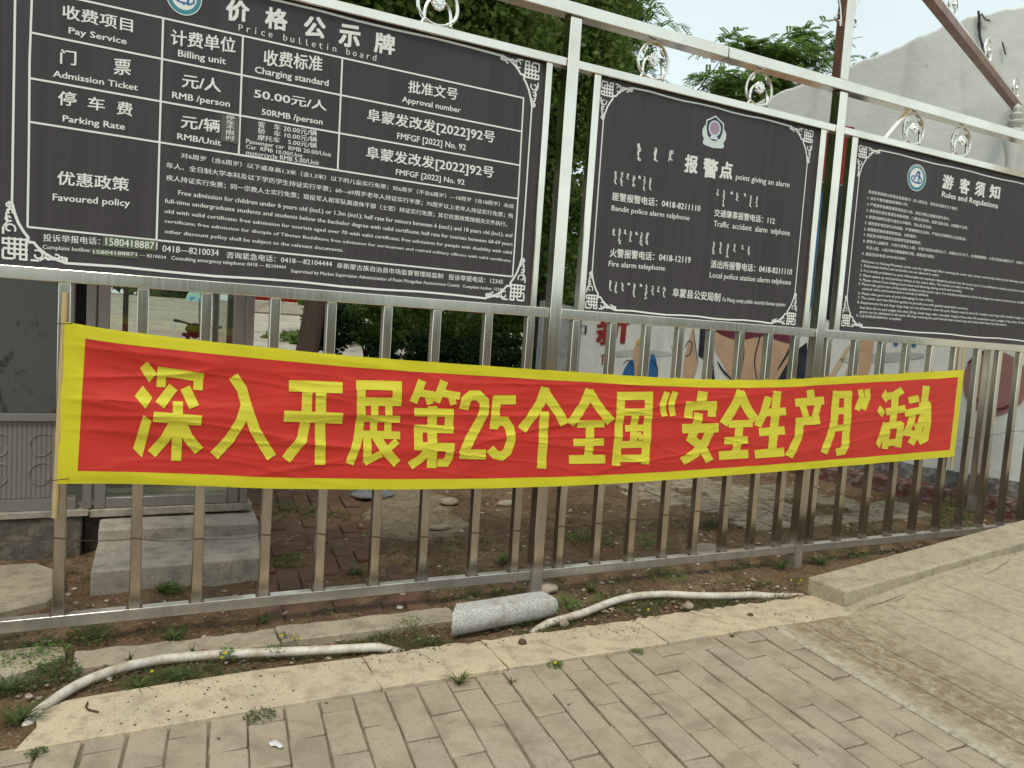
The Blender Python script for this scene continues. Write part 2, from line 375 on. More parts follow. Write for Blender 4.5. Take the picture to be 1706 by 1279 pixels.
TEXT1 = [
  ["收费项目", -0.253, 2.484, -0.013, 2.484, 0.0498, 2],
  ["Pay Service", -0.231, 2.432, -0.033, 2.433, 0.0232, 2],
  ["计费单位", 0.127, 2.467, 0.373, 2.486, 0.0606, 2],
  ["Billing unit", 0.155, 2.427, 0.337, 2.432, 0.0259, 2],
  ["门", -0.257, 2.313, -0.205, 2.316, 0.0534, 2],
  ["票", -0.074, 2.309, -0.016, 2.316, 0.06, 2],
  ["Admission Ticket", -0.28, 2.26, 0.011, 2.263, 0.0232, 2],
  ["停", -0.261, 2.157, -0.202, 2.162, 0.0525, 2],
  ["车", -0.161, 2.159, -0.104, 2.163, 0.0482, 2],
  ["费", -0.06, 2.158, -0.006, 2.159, 0.0509, 2],
  ["Parking Rate", -0.245, 2.098, -0.031, 2.102, 0.0236, 2],
  ["元/人", 0.174, 2.308, 0.321, 2.315, 0.0535, 2],
  ["RMB /person", 0.138, 2.258, 0.359, 2.262, 0.0254, 2],
  ["元/辆", 0.175, 2.145, 0.323, 2.15, 0.052, 2],
  ["RMB/Unit", 0.162, 2.098, 0.33, 2.097, 0.0237, 2],
  ["优惠政策", -0.259, 1.855, -0.011, 1.862, 0.0528, 2],
  ["Favoured policy", -0.273, 1.793, -0.006, 1.803, 0.0252, 2],
  ["价", 0.334, 2.612, 0.42, 2.623, 0.0807, 3],
  ["格", 0.49, 2.617, 0.577, 2.622, 0.0834, 3],
  ["公", 0.652, 2.616, 0.739, 2.627, 0.0836, 3],
  ["示", 0.805, 2.611, 0.894, 2.618, 0.0904, 3],
  ["牌", 0.966, 2.617, 1.056, 2.622, 0.0846, 3],
  ["Ｐｒｉｃｅ　ｂｕｌｌｅｔｉｎ　ｂｏａｒｄ", 0.383, 2.58, 0.975, 2.578, 0.0272, 1],
  ["收费标准", 0.489, 2.46, 0.735, 2.483, 0.0647, 2],
  ["Charging standard", 0.455, 2.422, 0.766, 2.426, 0.0267, 2],
  ["50.00元/人", 0.456, 2.317, 0.762, 2.318, 0.0422, 2],
  ["50RMB /person", 0.489, 2.254, 0.748, 2.256, 0.0246, 2],
  ["客　车 20.00元/辆", 0.475, 2.198, 0.725, 2.202, 0.0262, 1],
  ["轿　车 10.00元/辆", 0.476, 2.172, 0.726, 2.175, 0.0246, 1],
  ["摩托车　5.00元/辆", 0.476, 2.145, 0.727, 2.149, 0.0238, 1],
  ["Passenger car  RMB 20.00/Unit", 0.43, 2.125, 0.793, 2.123, 0.018, 1],
  ["Car  RMB 10.00/Unit", 0.431, 2.103, 0.669, 2.1, 0.0164, 1],
  ["motorcycle RMB 5.00/Unit", 0.432, 2.076, 0.741, 2.078, 0.0205, 1],
  ["批准文号", 1.134, 2.469, 1.379, 2.479, 0.0555, 2],
  ["Approval number", 1.107, 2.422, 1.399, 2.424, 0.0247, 2],
  ["阜蒙发改发[2022]92号", 0.948, 2.308, 1.587, 2.312, 0.0555, 2],
  ["FMFGF [2022] No. 92", 1.093, 2.252, 1.438, 2.253, 0.0275, 2],
  ["阜蒙发改发[2022]92号", 0.952, 2.141, 1.593, 2.143, 0.0551, 2],
  ["FMFGF [2022] No. 92", 1.096, 2.089, 1.442, 2.089, 0.025, 2],
  ["投诉举报电话：", -0.303, 1.632, -0.109, 1.638, 0.0292, 1],
  ["15804188871", -0.088, 1.64, 0.099, 1.641, 0.0288, 1],
  ["0418—8210034", 0.119, 1.635, 0.337, 1.638, 0.0262, 1],
  ["Complaint hotline:", -0.304, 1.603, -0.141, 1.606, 0.0156, 1],
  ["15804188871", -0.131, 1.602, 0.024, 1.607, 0.014, 1],
  ["— 8210034", 0.034, 1.607, 0.133, 1.606, 0.0123, 1],
  ["Consulting emergency telephone: 0418 — 82104444", 0.154, 1.605, 0.617, 1.609, 0.0153, 1],
  ["阜新蒙古族自治县市场监督管理局监制", 0.842, 1.633, 1.36, 1.629, 0.0253, 1],
  ["投诉举报电话：12345", 1.389, 1.627, 1.683, 1.628, 0.0279, 1],
  ["Supervised by Market Supervision Administration of Fuxin Mongolian Autonomous County", 0.64, 1.596, 1.45, 1.596, 0.0154, 1],
  ["Complaint hotline: 12345", 1.467, 1.595, 1.684, 1.595, 0.0146, 1],
  ["对6周岁（含6周岁）以下或身高1.3米（含1.3米）以下的儿童实行免票；对6周岁（不含6周岁）—18周岁（含18周岁）未成", 0.178, 2.024, 1.715, 2.01, 0.0218, 1],
  ["年人、全日制大学本科及以下学历学生持证实行半票；60—69周岁老年人持证实行半票；70周岁以上老年人持证实行免票；残", 0.124, 1.975, 1.716, 1.961, 0.0237, 1],
  ["疾人持证实行免票；同一宗教人士实行免票；现役军人和军队离退休干部（士官）持证实行免票；其它优惠政策按相关文件执行。", 0.125, 1.925, 1.685, 1.916, 0.0238, 1],
  ["Free admission for children under 6 years old (incl.) or 1.3m (incl.); half rate for minors between 6 (excl.) and 18 years old (incl.), and", 0.172, 1.873, 1.718, 1.867, 0.0192, 1],
  ["full-time undergraduate students and students below the bachelor degree with valid certificate; half rate for tourists between 60-69 years", 0.123, 1.834, 1.723, 1.825, 0.0177, 1],
  ["old with valid certificate; free admission for tourists aged over 70 with valid certificate; free admission for people with disability with valid", 0.123, 1.793, 1.722, 1.784, 0.0157, 1],
  ["certificate; free admission for disciple of Tibetan Buddhism; free admission for servicemen and retired military officers with valid certificate;", 0.124, 1.754, 1.72, 1.744, 0.0137, 1],
  ["other discount policy shall be subject to the relevant documents.", 0.126, 1.711, 0.868, 1.709, 0.0151, 1],
  ["咨询紧急电话：0418—82104444", 0.368, 1.632, 0.82, 1.636, 0.0285, 1],
  ["停", 0.346, 2.209, 0.38, 2.211, 0.0179, 1],
  ["车", 0.347, 2.189, 0.381, 2.191, 0.018, 1],
  ["不", 0.348, 2.167, 0.381, 2.169, 0.0194, 1],
  ["限", 0.349, 2.146, 0.382, 2.148, 0.0194, 1],
  ["时", 0.349, 2.124, 0.383, 2.126, 0.0194, 1],
]
TEXT2 = [
  ["报", 2.763, 2.346, 2.849, 2.348, 0.0939, 3],
  ["警", 2.895, 2.339, 2.995, 2.34, 0.1017, 3],
  ["点", 3.018, 2.349, 3.106, 2.353, 0.0912, 3],
  ["point giving an alarm", 3.138, 2.357, 3.562, 2.368, 0.0317, 1],
  ["匪警报警电话：0418-8211110", 2.3, 2.127, 2.897, 2.138, 0.0428, 2],
  ["Bandit police alarm telphone", 2.298, 2.074, 2.825, 2.083, 0.027, 1],
  ["火警报警电话：0418-12119", 2.31, 1.828, 2.858, 1.842, 0.0459, 2],
  ["Fire alarm telephone", 2.307, 1.778, 2.683, 1.787, 0.0286, 1],
  ["交通肇事报警电话：112", 3.001, 2.128, 3.47, 2.135, 0.0421, 2],
  ["Traffic  accident  alarm  telphone", 3.003, 2.071, 3.602, 2.083, 0.033, 1],
  ["派出所报警电话：0418-8211110", 3.007, 1.833, 3.649, 1.845, 0.0454, 2],
  ["Local police station alarm telphone", 3.006, 1.778, 3.649, 1.787, 0.0308, 1],
  ["阜蒙县公安局制", 2.75, 1.647, 3.099, 1.643, 0.0499, 2],
  ["Fu Meng conty public security bureau system", 3.119, 1.648, 3.619, 1.652, 0.0232, 1],
]
TEXT3 = [
  ["游", 4.972, 2.558, 5.08, 2.561, 0.0905, 3],
  ["客", 5.157, 2.555, 5.26, 2.55, 0.0993, 3],
  ["须", 5.331, 2.559, 5.436, 2.555, 0.097, 3],
  ["知", 5.498, 2.563, 5.61, 2.565, 0.0908, 3],
  ["Rules and Regulations", 4.978, 2.5, 5.608, 2.498, 0.0364, 2],
  ["欢迎您到海棠山风景区旅游观光！进入景区后，请您自觉遵守以下规定：", 4.251, 2.426, 5.166, 2.428, 0.0214, 1],
  ["1. 衣衫不整及酗酒者谢绝入内；", 4.252, 2.386, 4.642, 2.392, 0.0215, 1],
  ["2. 严禁携带易燃易爆等危险品入内，景区内禁止吸烟及野外用火；", 4.251, 2.347, 5.089, 2.35, 0.0215, 1],
  ["3. 请自觉在景区售票处排队购票，门票当日有效，临票当面点清，过期概不负责；", 4.251, 2.308, 5.295, 2.311, 0.0216, 1],
  ["4. 旅游及朝拜过程中请勿大声喧哗，禁止乱丢垃圾；", 4.25, 2.268, 4.909, 2.271, 0.0216, 1],
  ["5. 请您爱护景区的公共设施，严禁攀爬险石古树，严禁在文物碑刻上乱涂乱画；", 4.249, 2.228, 5.291, 2.233, 0.0216, 1],
  ["6. 请保管好随身携带的物品，以防遗失；", 4.247, 2.188, 4.765, 2.192, 0.0217, 1],
  ["7. 景区有专职导游员为您提供导游讲解服务；", 4.248, 2.15, 4.819, 2.155, 0.0217, 1],
  ["8. 宠物犬入园要求：大型犬类禁止入园，中型犬肩高60厘米以下，体重20公斤以下，必须佩戴嘴套，小型犬肩高40厘米以下，体重10", 4.249, 2.111, 5.994, 2.131, 0.0217, 1],
  ["可以入园，入园犬种均需佩戴牵引绳，粪便自行清理；", 4.284, 2.072, 4.968, 2.077, 0.0219, 1],
  ["9. 景区投诉电话 0418-8210034", 4.251, 2.029, 4.676, 2.036, 0.0218, 1],
  ["Welcome to Haitang Mountain scenic area for sightseeing! After entering the scenic spot, please consciously abide by the following rules", 4.253, 1.984, 6.029, 1.993, 0.0166, 1],
  ["1. Disheveled clothes and alcoholics are not allowed to enter.", 4.254, 1.956, 5.043, 1.96, 0.0166, 1],
  ["2. It is strictly prohibited to carry inflammable and explosive dangerous goods into the scenic spot. It is prohibited to smoke and use fire in the", 4.252, 1.925, 6.05, 1.926, 0.0166, 1],
  ["3. Please queue up and purchase tickets at the ticket office. The tickets are valid on the day.", 4.249, 1.894, 5.441, 1.898, 0.0166, 1],
  ["4. Please refrain from making loud noises and littering during travel and worship.", 4.248, 1.864, 5.309, 1.87, 0.0167, 1],
  ["5. Please take good care of the public facilities in the scenic spot. It is strictly prohibited to climb the dangerous stones ancient trees. Graffiti", 4.248, 1.837, 6.059, 1.842, 0.0167, 1],
  ["cultural relics and monuments is strictly prohibited.", 4.282, 1.808, 4.951, 1.814, 0.0167, 1],
  ["6. Please take good care of your belongings in case of loss;", 4.254, 1.776, 5.008, 1.783, 0.0167, 1],
  ["7. The scenic spot has full-time guides to provide you with guided explanation services;", 4.253, 1.748, 5.396, 1.752, 0.0168, 1],
  ["8. Requirements for pet dogs: large dogs are not allowed to enter the park; Muzzle must be worn for medium sized dogs with shoulder heights of", 4.253, 1.717, 6.09, 1.726, 0.0168, 1],
  ["less than 60 cm and weight less than 20 kg. Small dogs with a shoulder height of less than 40 centimeters and a weight of less than 10 kilo", 4.284, 1.685, 6.097, 1.691, 0.0168, 1],
  ["grams can be admitted to the park. All dogs entering the park should wear a lead rope and clean their feces by themselves", 4.284, 1.658, 5.871, 1.663, 0.0169, 1],
  ["9. Call 0418-8210034 for complaint.", 4.256, 1.629, 4.7, 1.633, 0.0168, 1],
]
SCRIPT_WORDS = [[2.446, 2.359, 2.443, 1.5], [2.559, 2.373, 2.441, 1.5], [2.66, 2.394, 2.442, 1.5], [2.309, 2.214, 2.279, 1], [2.347, 2.211, 2.279, 1], [2.385, 2.25, 2.277, 1], [2.427, 2.218, 2.274, 1], [2.462, 2.263, 2.277, 1], [2.498, 2.205, 2.278, 1], [2.538, 2.215, 2.278, 1], [3.014, 2.249, 2.279, 1], [3.062, 2.192, 2.282, 1], [3.116, 2.27, 2.28, 1], [3.16, 2.236, 2.281, 1], [3.215, 2.273, 2.283, 1], [3.266, 2.214, 2.279, 1], [3.315, 2.224, 2.279, 1], [2.325, 1.945, 1.978, 1], [2.363, 1.903, 1.982, 1], [2.398, 1.96, 1.982, 1], [2.435, 1.923, 1.976, 1], [2.473, 1.965, 1.978, 1], [2.507, 1.909, 1.978, 1], [2.545, 1.918, 1.98, 1], [3.019, 1.914, 1.981, 1], [3.071, 1.923, 1.984, 1], [3.125, 1.906, 1.983, 1], [3.176, 1.941, 1.984, 1], [3.236, 1.963, 1.985, 1], [3.286, 1.935, 1.984, 1], [2.329, 1.647, 1.7, 1], [2.366, 1.64, 1.697, 1], [2.406, 1.653, 1.695, 1], [2.448, 1.689, 1.699, 1], [2.487, 1.625, 1.698, 1], [2.53, 1.688, 1.698, 1], [2.567, 1.623, 1.698, 1], [2.61, 1.646, 1.695, 1], [2.65, 1.666, 1.695, 1], [2.69, 1.64, 1.695, 1]]
BANNER_CHARS = [["深", 0.033, 0.288, 0.768, 1.186], ["入", 0.33, 0.584, 0.758, 1.148], ["开", 0.63, 0.883, 0.739, 1.124], ["展", 0.914, 1.165, 0.72, 1.132], ["第", 1.212, 1.466, 0.71, 1.14], ["2", 1.476, 1.628, 0.749, 1.082], ["5", 1.642, 1.769, 0.746, 1.073], ["个", 1.821, 2.072, 0.69, 1.119], ["全", 2.106, 2.361, 0.706, 1.115], ["国", 2.388, 2.639, 0.696, 1.109], ["“", 2.693, 2.8, 0.969, 1.111], ["安", 2.856, 3.11, 0.699, 1.12], ["全", 3.136, 3.407, 0.716, 1.126], ["生", 3.419, 3.655, 0.722, 1.13], ["产", 3.691, 3.985, 0.72, 1.145], ["月", 3.987, 4.238, 0.734, 1.147], ["”", 4.276, 4.395, 1.018, 1.165], ["活", 4.485, 4.761, 0.76, 1.173], ["动", 4.755, 5.024, 0.79, 1.193]]
BANNER_STROKES = [[[0.074, 1.182], [0.111, 1.132], [0.096, 1.112], [0.083, 1.095], [0.064, 1.125], [0.048, 1.153], [0.06, 1.168]], [[0.06, 1.081], [0.097, 1.033], [0.085, 1.012], [0.072, 0.989], [0.051, 1.015], [0.031, 1.04], [0.045, 1.06]], [[0.065, 0.964], [0.095, 0.939], [0.081, 0.861], [0.065, 0.784], [0.048, 0.802], [0.031, 0.822], [0.048, 0.894]], [[0.11, 1.124], [0.195, 1.114], [0.288, 1.1], [0.293, 1.14], [0.199, 1.153], [0.114, 1.163]], [[0.112, 1.139], [0.111, 1.077], [0.145, 1.076], [0.146, 1.139]], [[0.253, 1.118], [0.251, 1.069], [0.288, 1.067], [0.29, 1.116]], [[0.159, 1.091], [0.109, 1.018], [0.141, 0.991], [0.191, 1.065]], [[0.202, 1.068], [0.239, 0.988], [0.275, 1.006], [0.238, 1.087]], [[0.101, 0.935], [0.191, 0.926], [0.286, 0.918], [0.288, 0.962], [0.194, 0.97], [0.103, 0.978]], [[0.174, 1.02], [0.175, 0.89], [0.175, 0.768], [0.214, 0.766], [0.214, 0.889], [0.213, 1.019]], [[0.161, 0.934], [0.132, 0.873], [0.086, 0.812], [0.115, 0.784], [0.164, 0.849], [0.194, 0.914]], [[0.193, 0.915], [0.221, 0.854], [0.267, 0.795], [0.298, 0.823], [0.254, 0.878], [0.229, 0.934]], [[0.448, 1.03], [0.425, 0.946], [0.385, 0.873], [0.327, 0.802], [0.358, 0.772], [0.419, 0.845], [0.463, 0.927], [0.488, 1.017]], [[0.391, 1.119], [0.427, 1.065], [0.446, 0.996], [0.485, 0.891], [0.526, 0.822], [0.563, 0.763], [0.6, 0.788], [0.563, 0.845], [0.524, 0.91], [0.487, 1.01], [0.466, 1.084], [0.426, 1.144]], [[0.643, 1.071], [0.755, 1.069], [0.881, 1.067], [0.88, 1.118], [0.754, 1.12], [0.642, 1.121]], [[0.626, 0.936], [0.749, 0.931], [0.889, 0.925], [0.889, 0.977], [0.749, 0.982], [0.626, 0.986]], [[0.701, 1.081], [0.702, 0.953], [0.689, 0.867], [0.626, 0.779], [0.662, 0.75], [0.732, 0.847], [0.747, 0.947], [0.746, 1.08]], [[0.76, 1.078], [0.767, 0.9], [0.772, 0.739], [0.82, 0.738], [0.814, 0.9], [0.807, 1.078]], [[0.944, 1.085], [1.047, 1.086], [1.163, 1.085], [1.162, 1.129], [1.045, 1.13], [0.943, 1.128]], [[0.946, 1.117], [0.953, 0.952], [0.946, 0.853], [0.912, 0.745], [0.951, 0.731], [0.986, 0.843], [0.994, 0.95], [0.986, 1.118]], [[1.116, 1.115], [1.119, 1.018], [1.165, 1.017], [1.162, 1.115]], [[0.971, 1.011], [1.165, 1.011], [1.163, 1.051], [0.97, 1.051]], [[0.993, 0.935], [1.165, 0.931], [1.164, 0.965], [0.992, 0.968]], [[0.96, 0.859], [1.059, 0.855], [1.171, 0.851], [1.17, 0.888], [1.058, 0.892], [0.959, 0.895]], [[1.018, 1.012], [1.023, 0.874], [1.057, 0.873], [1.053, 1.012]], [[1.087, 1.013], [1.092, 0.874], [1.127, 0.873], [1.122, 1.013]], [[0.991, 0.861], [0.995, 0.742], [1.034, 0.74], [1.03, 0.86]], [[1.011, 0.729], [1.089, 0.769], [1.071, 0.8], [0.994, 0.759]], [[1.036, 0.852], [1.079, 0.788], [1.147, 0.719], [1.179, 0.749], [1.114, 0.815], [1.073, 0.875]], [[1.146, 0.856], [1.089, 0.81], [1.111, 0.785], [1.168, 0.832]], [[1.244, 1.143], [1.204, 1.037], [1.242, 1.022], [1.283, 1.128]], [[1.249, 1.059], [1.338, 1.048], [1.341, 1.083], [1.252, 1.095]], [[1.279, 1.061], [1.295, 1.017], [1.327, 1.027], [1.31, 1.071]], [[1.356, 1.143], [1.32, 1.04], [1.36, 1.026], [1.397, 1.129]], [[1.361, 1.06], [1.461, 1.046], [1.465, 1.082], [1.365, 1.096]], [[1.399, 1.061], [1.416, 1.016], [1.449, 1.026], [1.431, 1.071]], [[1.233, 0.963], [1.439, 0.959], [1.437, 1.0], [1.232, 1.003]], [[1.392, 0.994], [1.396, 0.883], [1.441, 0.882], [1.437, 0.994]], [[1.238, 0.885], [1.444, 0.878], [1.443, 0.917], [1.237, 0.922]], [[1.238, 0.92], [1.241, 0.803], [1.285, 0.801], [1.282, 0.919]], [[1.243, 0.799], [1.45, 0.79], [1.449, 0.831], [1.242, 0.839]], [[1.404, 0.826], [1.403, 0.762], [1.397, 0.753], [1.366, 0.753], [1.369, 0.714], [1.424, 0.713], [1.445, 0.749], [1.446, 0.822]], [[1.3, 1.013], [1.308, 0.859], [1.314, 0.71], [1.364, 0.707], [1.357, 0.858], [1.349, 1.013]], [[1.309, 0.821], [1.262, 0.77], [1.215, 0.739], [1.24, 0.705], [1.292, 0.739], [1.342, 0.794]], [[1.514, 0.993], [1.52, 1.034], [1.534, 1.045], [1.551, 1.045], [1.571, 1.029], [1.574, 0.994], [1.551, 0.937], [1.507, 0.862], [1.472, 0.786], [1.52, 0.764], [1.554, 0.839], [1.599, 0.915], [1.627, 0.984], [1.622, 1.051], [1.569, 1.094], [1.512, 1.093], [1.471, 1.059], [1.463, 1.002]], [[1.48, 0.752], [1.624, 0.746], [1.622, 0.797], [1.478, 0.801]], [[1.649, 1.025], [1.775, 1.027], [1.771, 1.075], [1.646, 1.072]], [[1.641, 1.067], [1.638, 0.9], [1.685, 0.897], [1.689, 1.064]], [[1.678, 0.895], [1.697, 0.917], [1.71, 0.917], [1.728, 0.896], [1.734, 0.845], [1.721, 0.797], [1.705, 0.786], [1.689, 0.79], [1.662, 0.816], [1.626, 0.785], [1.665, 0.749], [1.719, 0.735], [1.767, 0.768], [1.787, 0.838], [1.777, 0.912], [1.733, 0.964], [1.669, 0.964], [1.637, 0.924]], [[1.916, 1.124], [1.892, 1.046], [1.846, 0.975], [1.797, 0.91], [1.843, 0.881], [1.893, 0.948], [1.944, 1.025], [1.97, 1.109]], [[1.906, 1.094], [1.957, 1.03], [2.003, 0.979], [2.046, 0.914], [2.096, 0.937], [2.049, 1.005], [2.002, 1.058], [1.952, 1.121]], [[1.916, 0.992], [1.922, 0.837], [1.925, 0.692], [1.98, 0.688], [1.976, 0.835], [1.971, 0.991]], [[2.188, 1.122], [2.16, 1.05], [2.12, 0.992], [2.08, 0.94], [2.128, 0.911], [2.169, 0.964], [2.213, 1.028], [2.243, 1.105]], [[2.184, 1.092], [2.235, 1.026], [2.286, 0.971], [2.342, 0.921], [2.384, 0.955], [2.329, 1.003], [2.281, 1.054], [2.231, 1.117]], [[2.151, 0.906], [2.324, 0.908], [2.32, 0.949], [2.147, 0.945]], [[2.135, 0.807], [2.328, 0.808], [2.323, 0.848], [2.131, 0.847]], [[2.119, 0.711], [2.348, 0.709], [2.343, 0.757], [2.114, 0.758]], [[2.206, 0.927], [2.207, 0.835], [2.208, 0.736], [2.262, 0.732], [2.26, 0.832], [2.259, 0.924]], [[2.39, 1.104], [2.39, 0.896], [2.39, 0.698], [2.444, 0.693], [2.444, 0.893], [2.443, 1.101]], [[2.573, 1.107], [2.581, 0.911], [2.584, 0.701], [2.64, 0.697], [2.637, 0.909], [2.629, 1.106]], [[2.393, 1.058], [2.633, 1.063], [2.628, 1.109], [2.388, 1.103]], [[2.406, 0.715], [2.615, 0.713], [2.61, 0.755], [2.402, 0.755]], [[2.445, 0.973], [2.593, 0.976], [2.589, 1.015], [2.441, 1.012]], [[2.462, 0.884], [2.591, 0.887], [2.586, 0.924], [2.457, 0.92]], [[2.44, 0.792], [2.592, 0.793], [2.587, 0.833], [2.435, 0.831]], [[2.494, 0.995], [2.495, 0.904], [2.494, 0.813], [2.544, 0.808], [2.544, 0.9], [2.543, 0.992]], [[2.533, 0.872], [2.56, 0.832], [2.591, 0.845], [2.564, 0.885]], [[2.708, 1.115], [2.678, 1.036], [2.7, 0.968], [2.741, 0.974], [2.722, 1.033], [2.748, 1.103]], [[2.765, 1.117], [2.737, 1.04], [2.761, 0.971], [2.802, 0.978], [2.781, 1.038], [2.806, 1.106]], [[2.946, 1.122], [2.94, 1.059], [3.014, 1.051], [3.02, 1.115]], [[2.867, 1.006], [3.103, 1.009], [3.096, 1.063], [2.861, 1.058]], [[2.864, 1.043], [2.86, 0.965], [2.921, 0.959], [2.925, 1.038]], [[3.034, 1.044], [3.036, 0.971], [3.097, 0.968], [3.095, 1.041]], [[2.858, 0.873], [3.125, 0.879], [3.116, 0.934], [2.85, 0.927]], [[2.936, 0.998], [2.92, 0.917], [2.889, 0.832], [2.987, 0.777], [3.052, 0.694], [3.106, 0.717], [3.033, 0.81], [2.963, 0.849], [2.983, 0.902], [2.999, 0.986]], [[3.03, 0.91], [3.003, 0.832], [2.94, 0.773], [2.855, 0.732], [2.892, 0.688], [2.985, 0.732], [3.062, 0.804], [3.093, 0.893]], [[3.24, 1.139], [3.207, 1.053], [3.172, 1.0], [3.127, 0.941], [3.187, 0.911], [3.233, 0.971], [3.272, 1.03], [3.307, 1.121]], [[3.231, 1.107], [3.287, 1.033], [3.333, 0.98], [3.387, 0.931], [3.441, 0.964], [3.389, 1.01], [3.346, 1.059], [3.291, 1.132]], [[3.202, 0.905], [3.394, 0.909], [3.387, 0.954], [3.195, 0.948]], [[3.181, 0.805], [3.362, 0.808], [3.354, 0.853], [3.173, 0.849]], [[3.153, 0.712], [3.382, 0.718], [3.372, 0.771], [3.143, 0.764]], [[3.256, 0.933], [3.25, 0.837], [3.243, 0.743], [3.307, 0.735], [3.314, 0.829], [3.32, 0.927]], [[3.468, 1.101], [3.444, 1.004], [3.405, 0.923], [3.463, 0.903], [3.504, 0.988], [3.529, 1.089]], [[3.479, 0.973], [3.66, 0.984], [3.649, 1.032], [3.469, 1.019]], [[3.453, 0.852], [3.667, 0.863], [3.655, 0.914], [3.442, 0.901]], [[3.436, 0.715], [3.677, 0.726], [3.664, 0.781], [3.423, 0.768]], [[3.529, 1.132], [3.534, 0.947], [3.531, 0.746], [3.601, 0.739], [3.604, 0.942], [3.599, 1.13]], [[3.812, 1.142], [3.83, 1.082], [3.895, 1.088], [3.877, 1.149]], [[3.733, 1.036], [3.985, 1.054], [3.972, 1.105], [3.721, 1.087]], [[3.768, 1.039], [3.808, 0.961], [3.861, 0.972], [3.821, 1.051]], [[3.903, 1.06], [3.879, 0.98], [3.936, 0.968], [3.96, 1.048]], [[3.751, 0.916], [3.962, 0.928], [3.949, 0.981], [3.739, 0.967]], [[3.748, 0.948], [3.743, 0.846], [3.678, 0.735], [3.743, 0.71], [3.813, 0.83], [3.819, 0.942]], [[4.048, 1.145], [4.05, 0.95], [4.033, 0.862], [3.983, 0.751], [4.047, 0.731], [4.099, 0.846], [4.117, 0.942], [4.115, 1.142]], [[4.054, 1.093], [4.227, 1.1], [4.218, 1.148], [4.045, 1.141]], [[4.155, 1.146], [4.168, 0.948], [4.172, 0.795], [4.161, 0.774], [4.117, 0.767], [4.138, 0.718], [4.217, 0.729], [4.244, 0.781], [4.239, 0.945], [4.226, 1.145]], [[4.09, 0.989], [4.214, 0.997], [4.203, 1.04], [4.079, 1.031]], [[4.087, 0.877], [4.218, 0.888], [4.205, 0.93], [4.074, 0.919]], [[4.275, 1.153], [4.296, 1.105], [4.263, 1.028], [4.313, 1.014], [4.351, 1.102], [4.325, 1.161]], [[4.338, 1.16], [4.353, 1.107], [4.321, 1.032], [4.372, 1.019], [4.408, 1.102], [4.39, 1.164]], [[4.539, 1.164], [4.592, 1.11], [4.564, 1.073], [4.508, 1.114]], [[4.505, 1.057], [4.563, 1.008], [4.537, 0.976], [4.479, 1.011]], [[4.556, 0.947], [4.594, 0.918], [4.542, 0.763], [4.501, 0.798]], [[4.689, 1.184], [4.62, 1.15], [4.552, 1.138], [4.575, 1.092], [4.655, 1.106], [4.735, 1.144]], [[4.579, 0.987], [4.774, 1.013], [4.753, 1.061], [4.558, 1.034]], [[4.611, 1.131], [4.617, 1.026], [4.613, 0.921], [4.682, 0.916], [4.686, 1.022], [4.68, 1.129]], [[4.56, 0.93], [4.563, 0.761], [4.629, 0.756], [4.625, 0.926]], [[4.692, 0.942], [4.691, 0.772], [4.761, 0.766], [4.762, 0.937]], [[4.579, 0.892], [4.754, 0.906], [4.739, 0.951], [4.565, 0.937]], [[4.597, 0.775], [4.739, 0.785], [4.723, 0.83], [4.583, 0.82]], [[4.795, 1.068], [4.904, 1.085], [4.881, 1.133], [4.773, 1.115]], [[4.769, 0.978], [4.93, 1.001], [4.907, 1.049], [4.747, 1.026]], [[4.816, 1.017], [4.795, 0.936], [4.75, 0.852], [4.934, 0.834], [4.935, 0.88], [4.843, 0.888], [4.861, 0.92], [4.884, 1.005]], [[4.861, 0.93], [4.933, 0.819], [4.994, 0.832], [4.922, 0.943]], [[4.92, 1.026], [5.034, 1.043], [5.011, 1.092], [4.897, 1.074]], [[4.955, 1.071], [4.973, 0.931], [4.969, 0.845], [4.916, 0.825], [4.958, 0.782], [5.041, 0.813], [5.046, 0.927], [5.028, 1.071]], [[4.915, 1.198], [4.92, 1.012], [4.887, 0.899], [4.822, 0.803], [4.891, 0.778], [4.959, 0.879], [4.995, 1.003], [4.991, 1.195]]]
# ================================================================== the setting
def hgt(x, y):
    p = Vector((x, y, 0))
    return .016*mnoise.noise(p*2.1) + .010*mnoise.noise(p*7.0) + .006*mnoise.noise(p*22.0) + .003*mnoise.noise(p*60.0)
# large ground sheet
m = MB(); m.add([(-300,-300,-.06),(400,-300,-.06),(400,400,-.06),(-300,400,-.06)], [(0,1,2,3)])
tag(m.build('ground', SOIL, clean=False), kind='structure')
# bare soil along and behind the fence
m = MB(); NX, NY = 330, 180; X0, X1, Y0, Y1 = -2.2, 7.6, -.75, 4.2
for j in range(NY+1):
    tY = j/NY; y = Y0+(Y1-Y0)*tY**1.35
    for i_ in range(NX+1):
        x = X0+(X1-X0)*i_/NX
        z = hgt(x, y)-.012
        if -.5 < y < -.05: z -= .012*math.sin(math.pi*(y+.5)/.45)
        m.v.append((x, y, z))
for j in range(NY):
    for i_ in range(NX):
        a = j*(NX+1)+i_; m.f.append((a, a+1, a+NX+2, a+NX+1)); m.m.append(0)
tag(m.build('soil', SOIL, smooth=True, clean=False), kind='structure')
# sloping pale plaza far behind the fence
m = MB(); m.add([(-60,7,-.03),(14,7,-.03),(14,30,1.55),(-60,30,1.55),(30,60,1.75),(-70,60,1.75)], [(0,1,2,3),(3,2,4,5)])
tag(m.build('plaza', PLAZA), kind='structure')

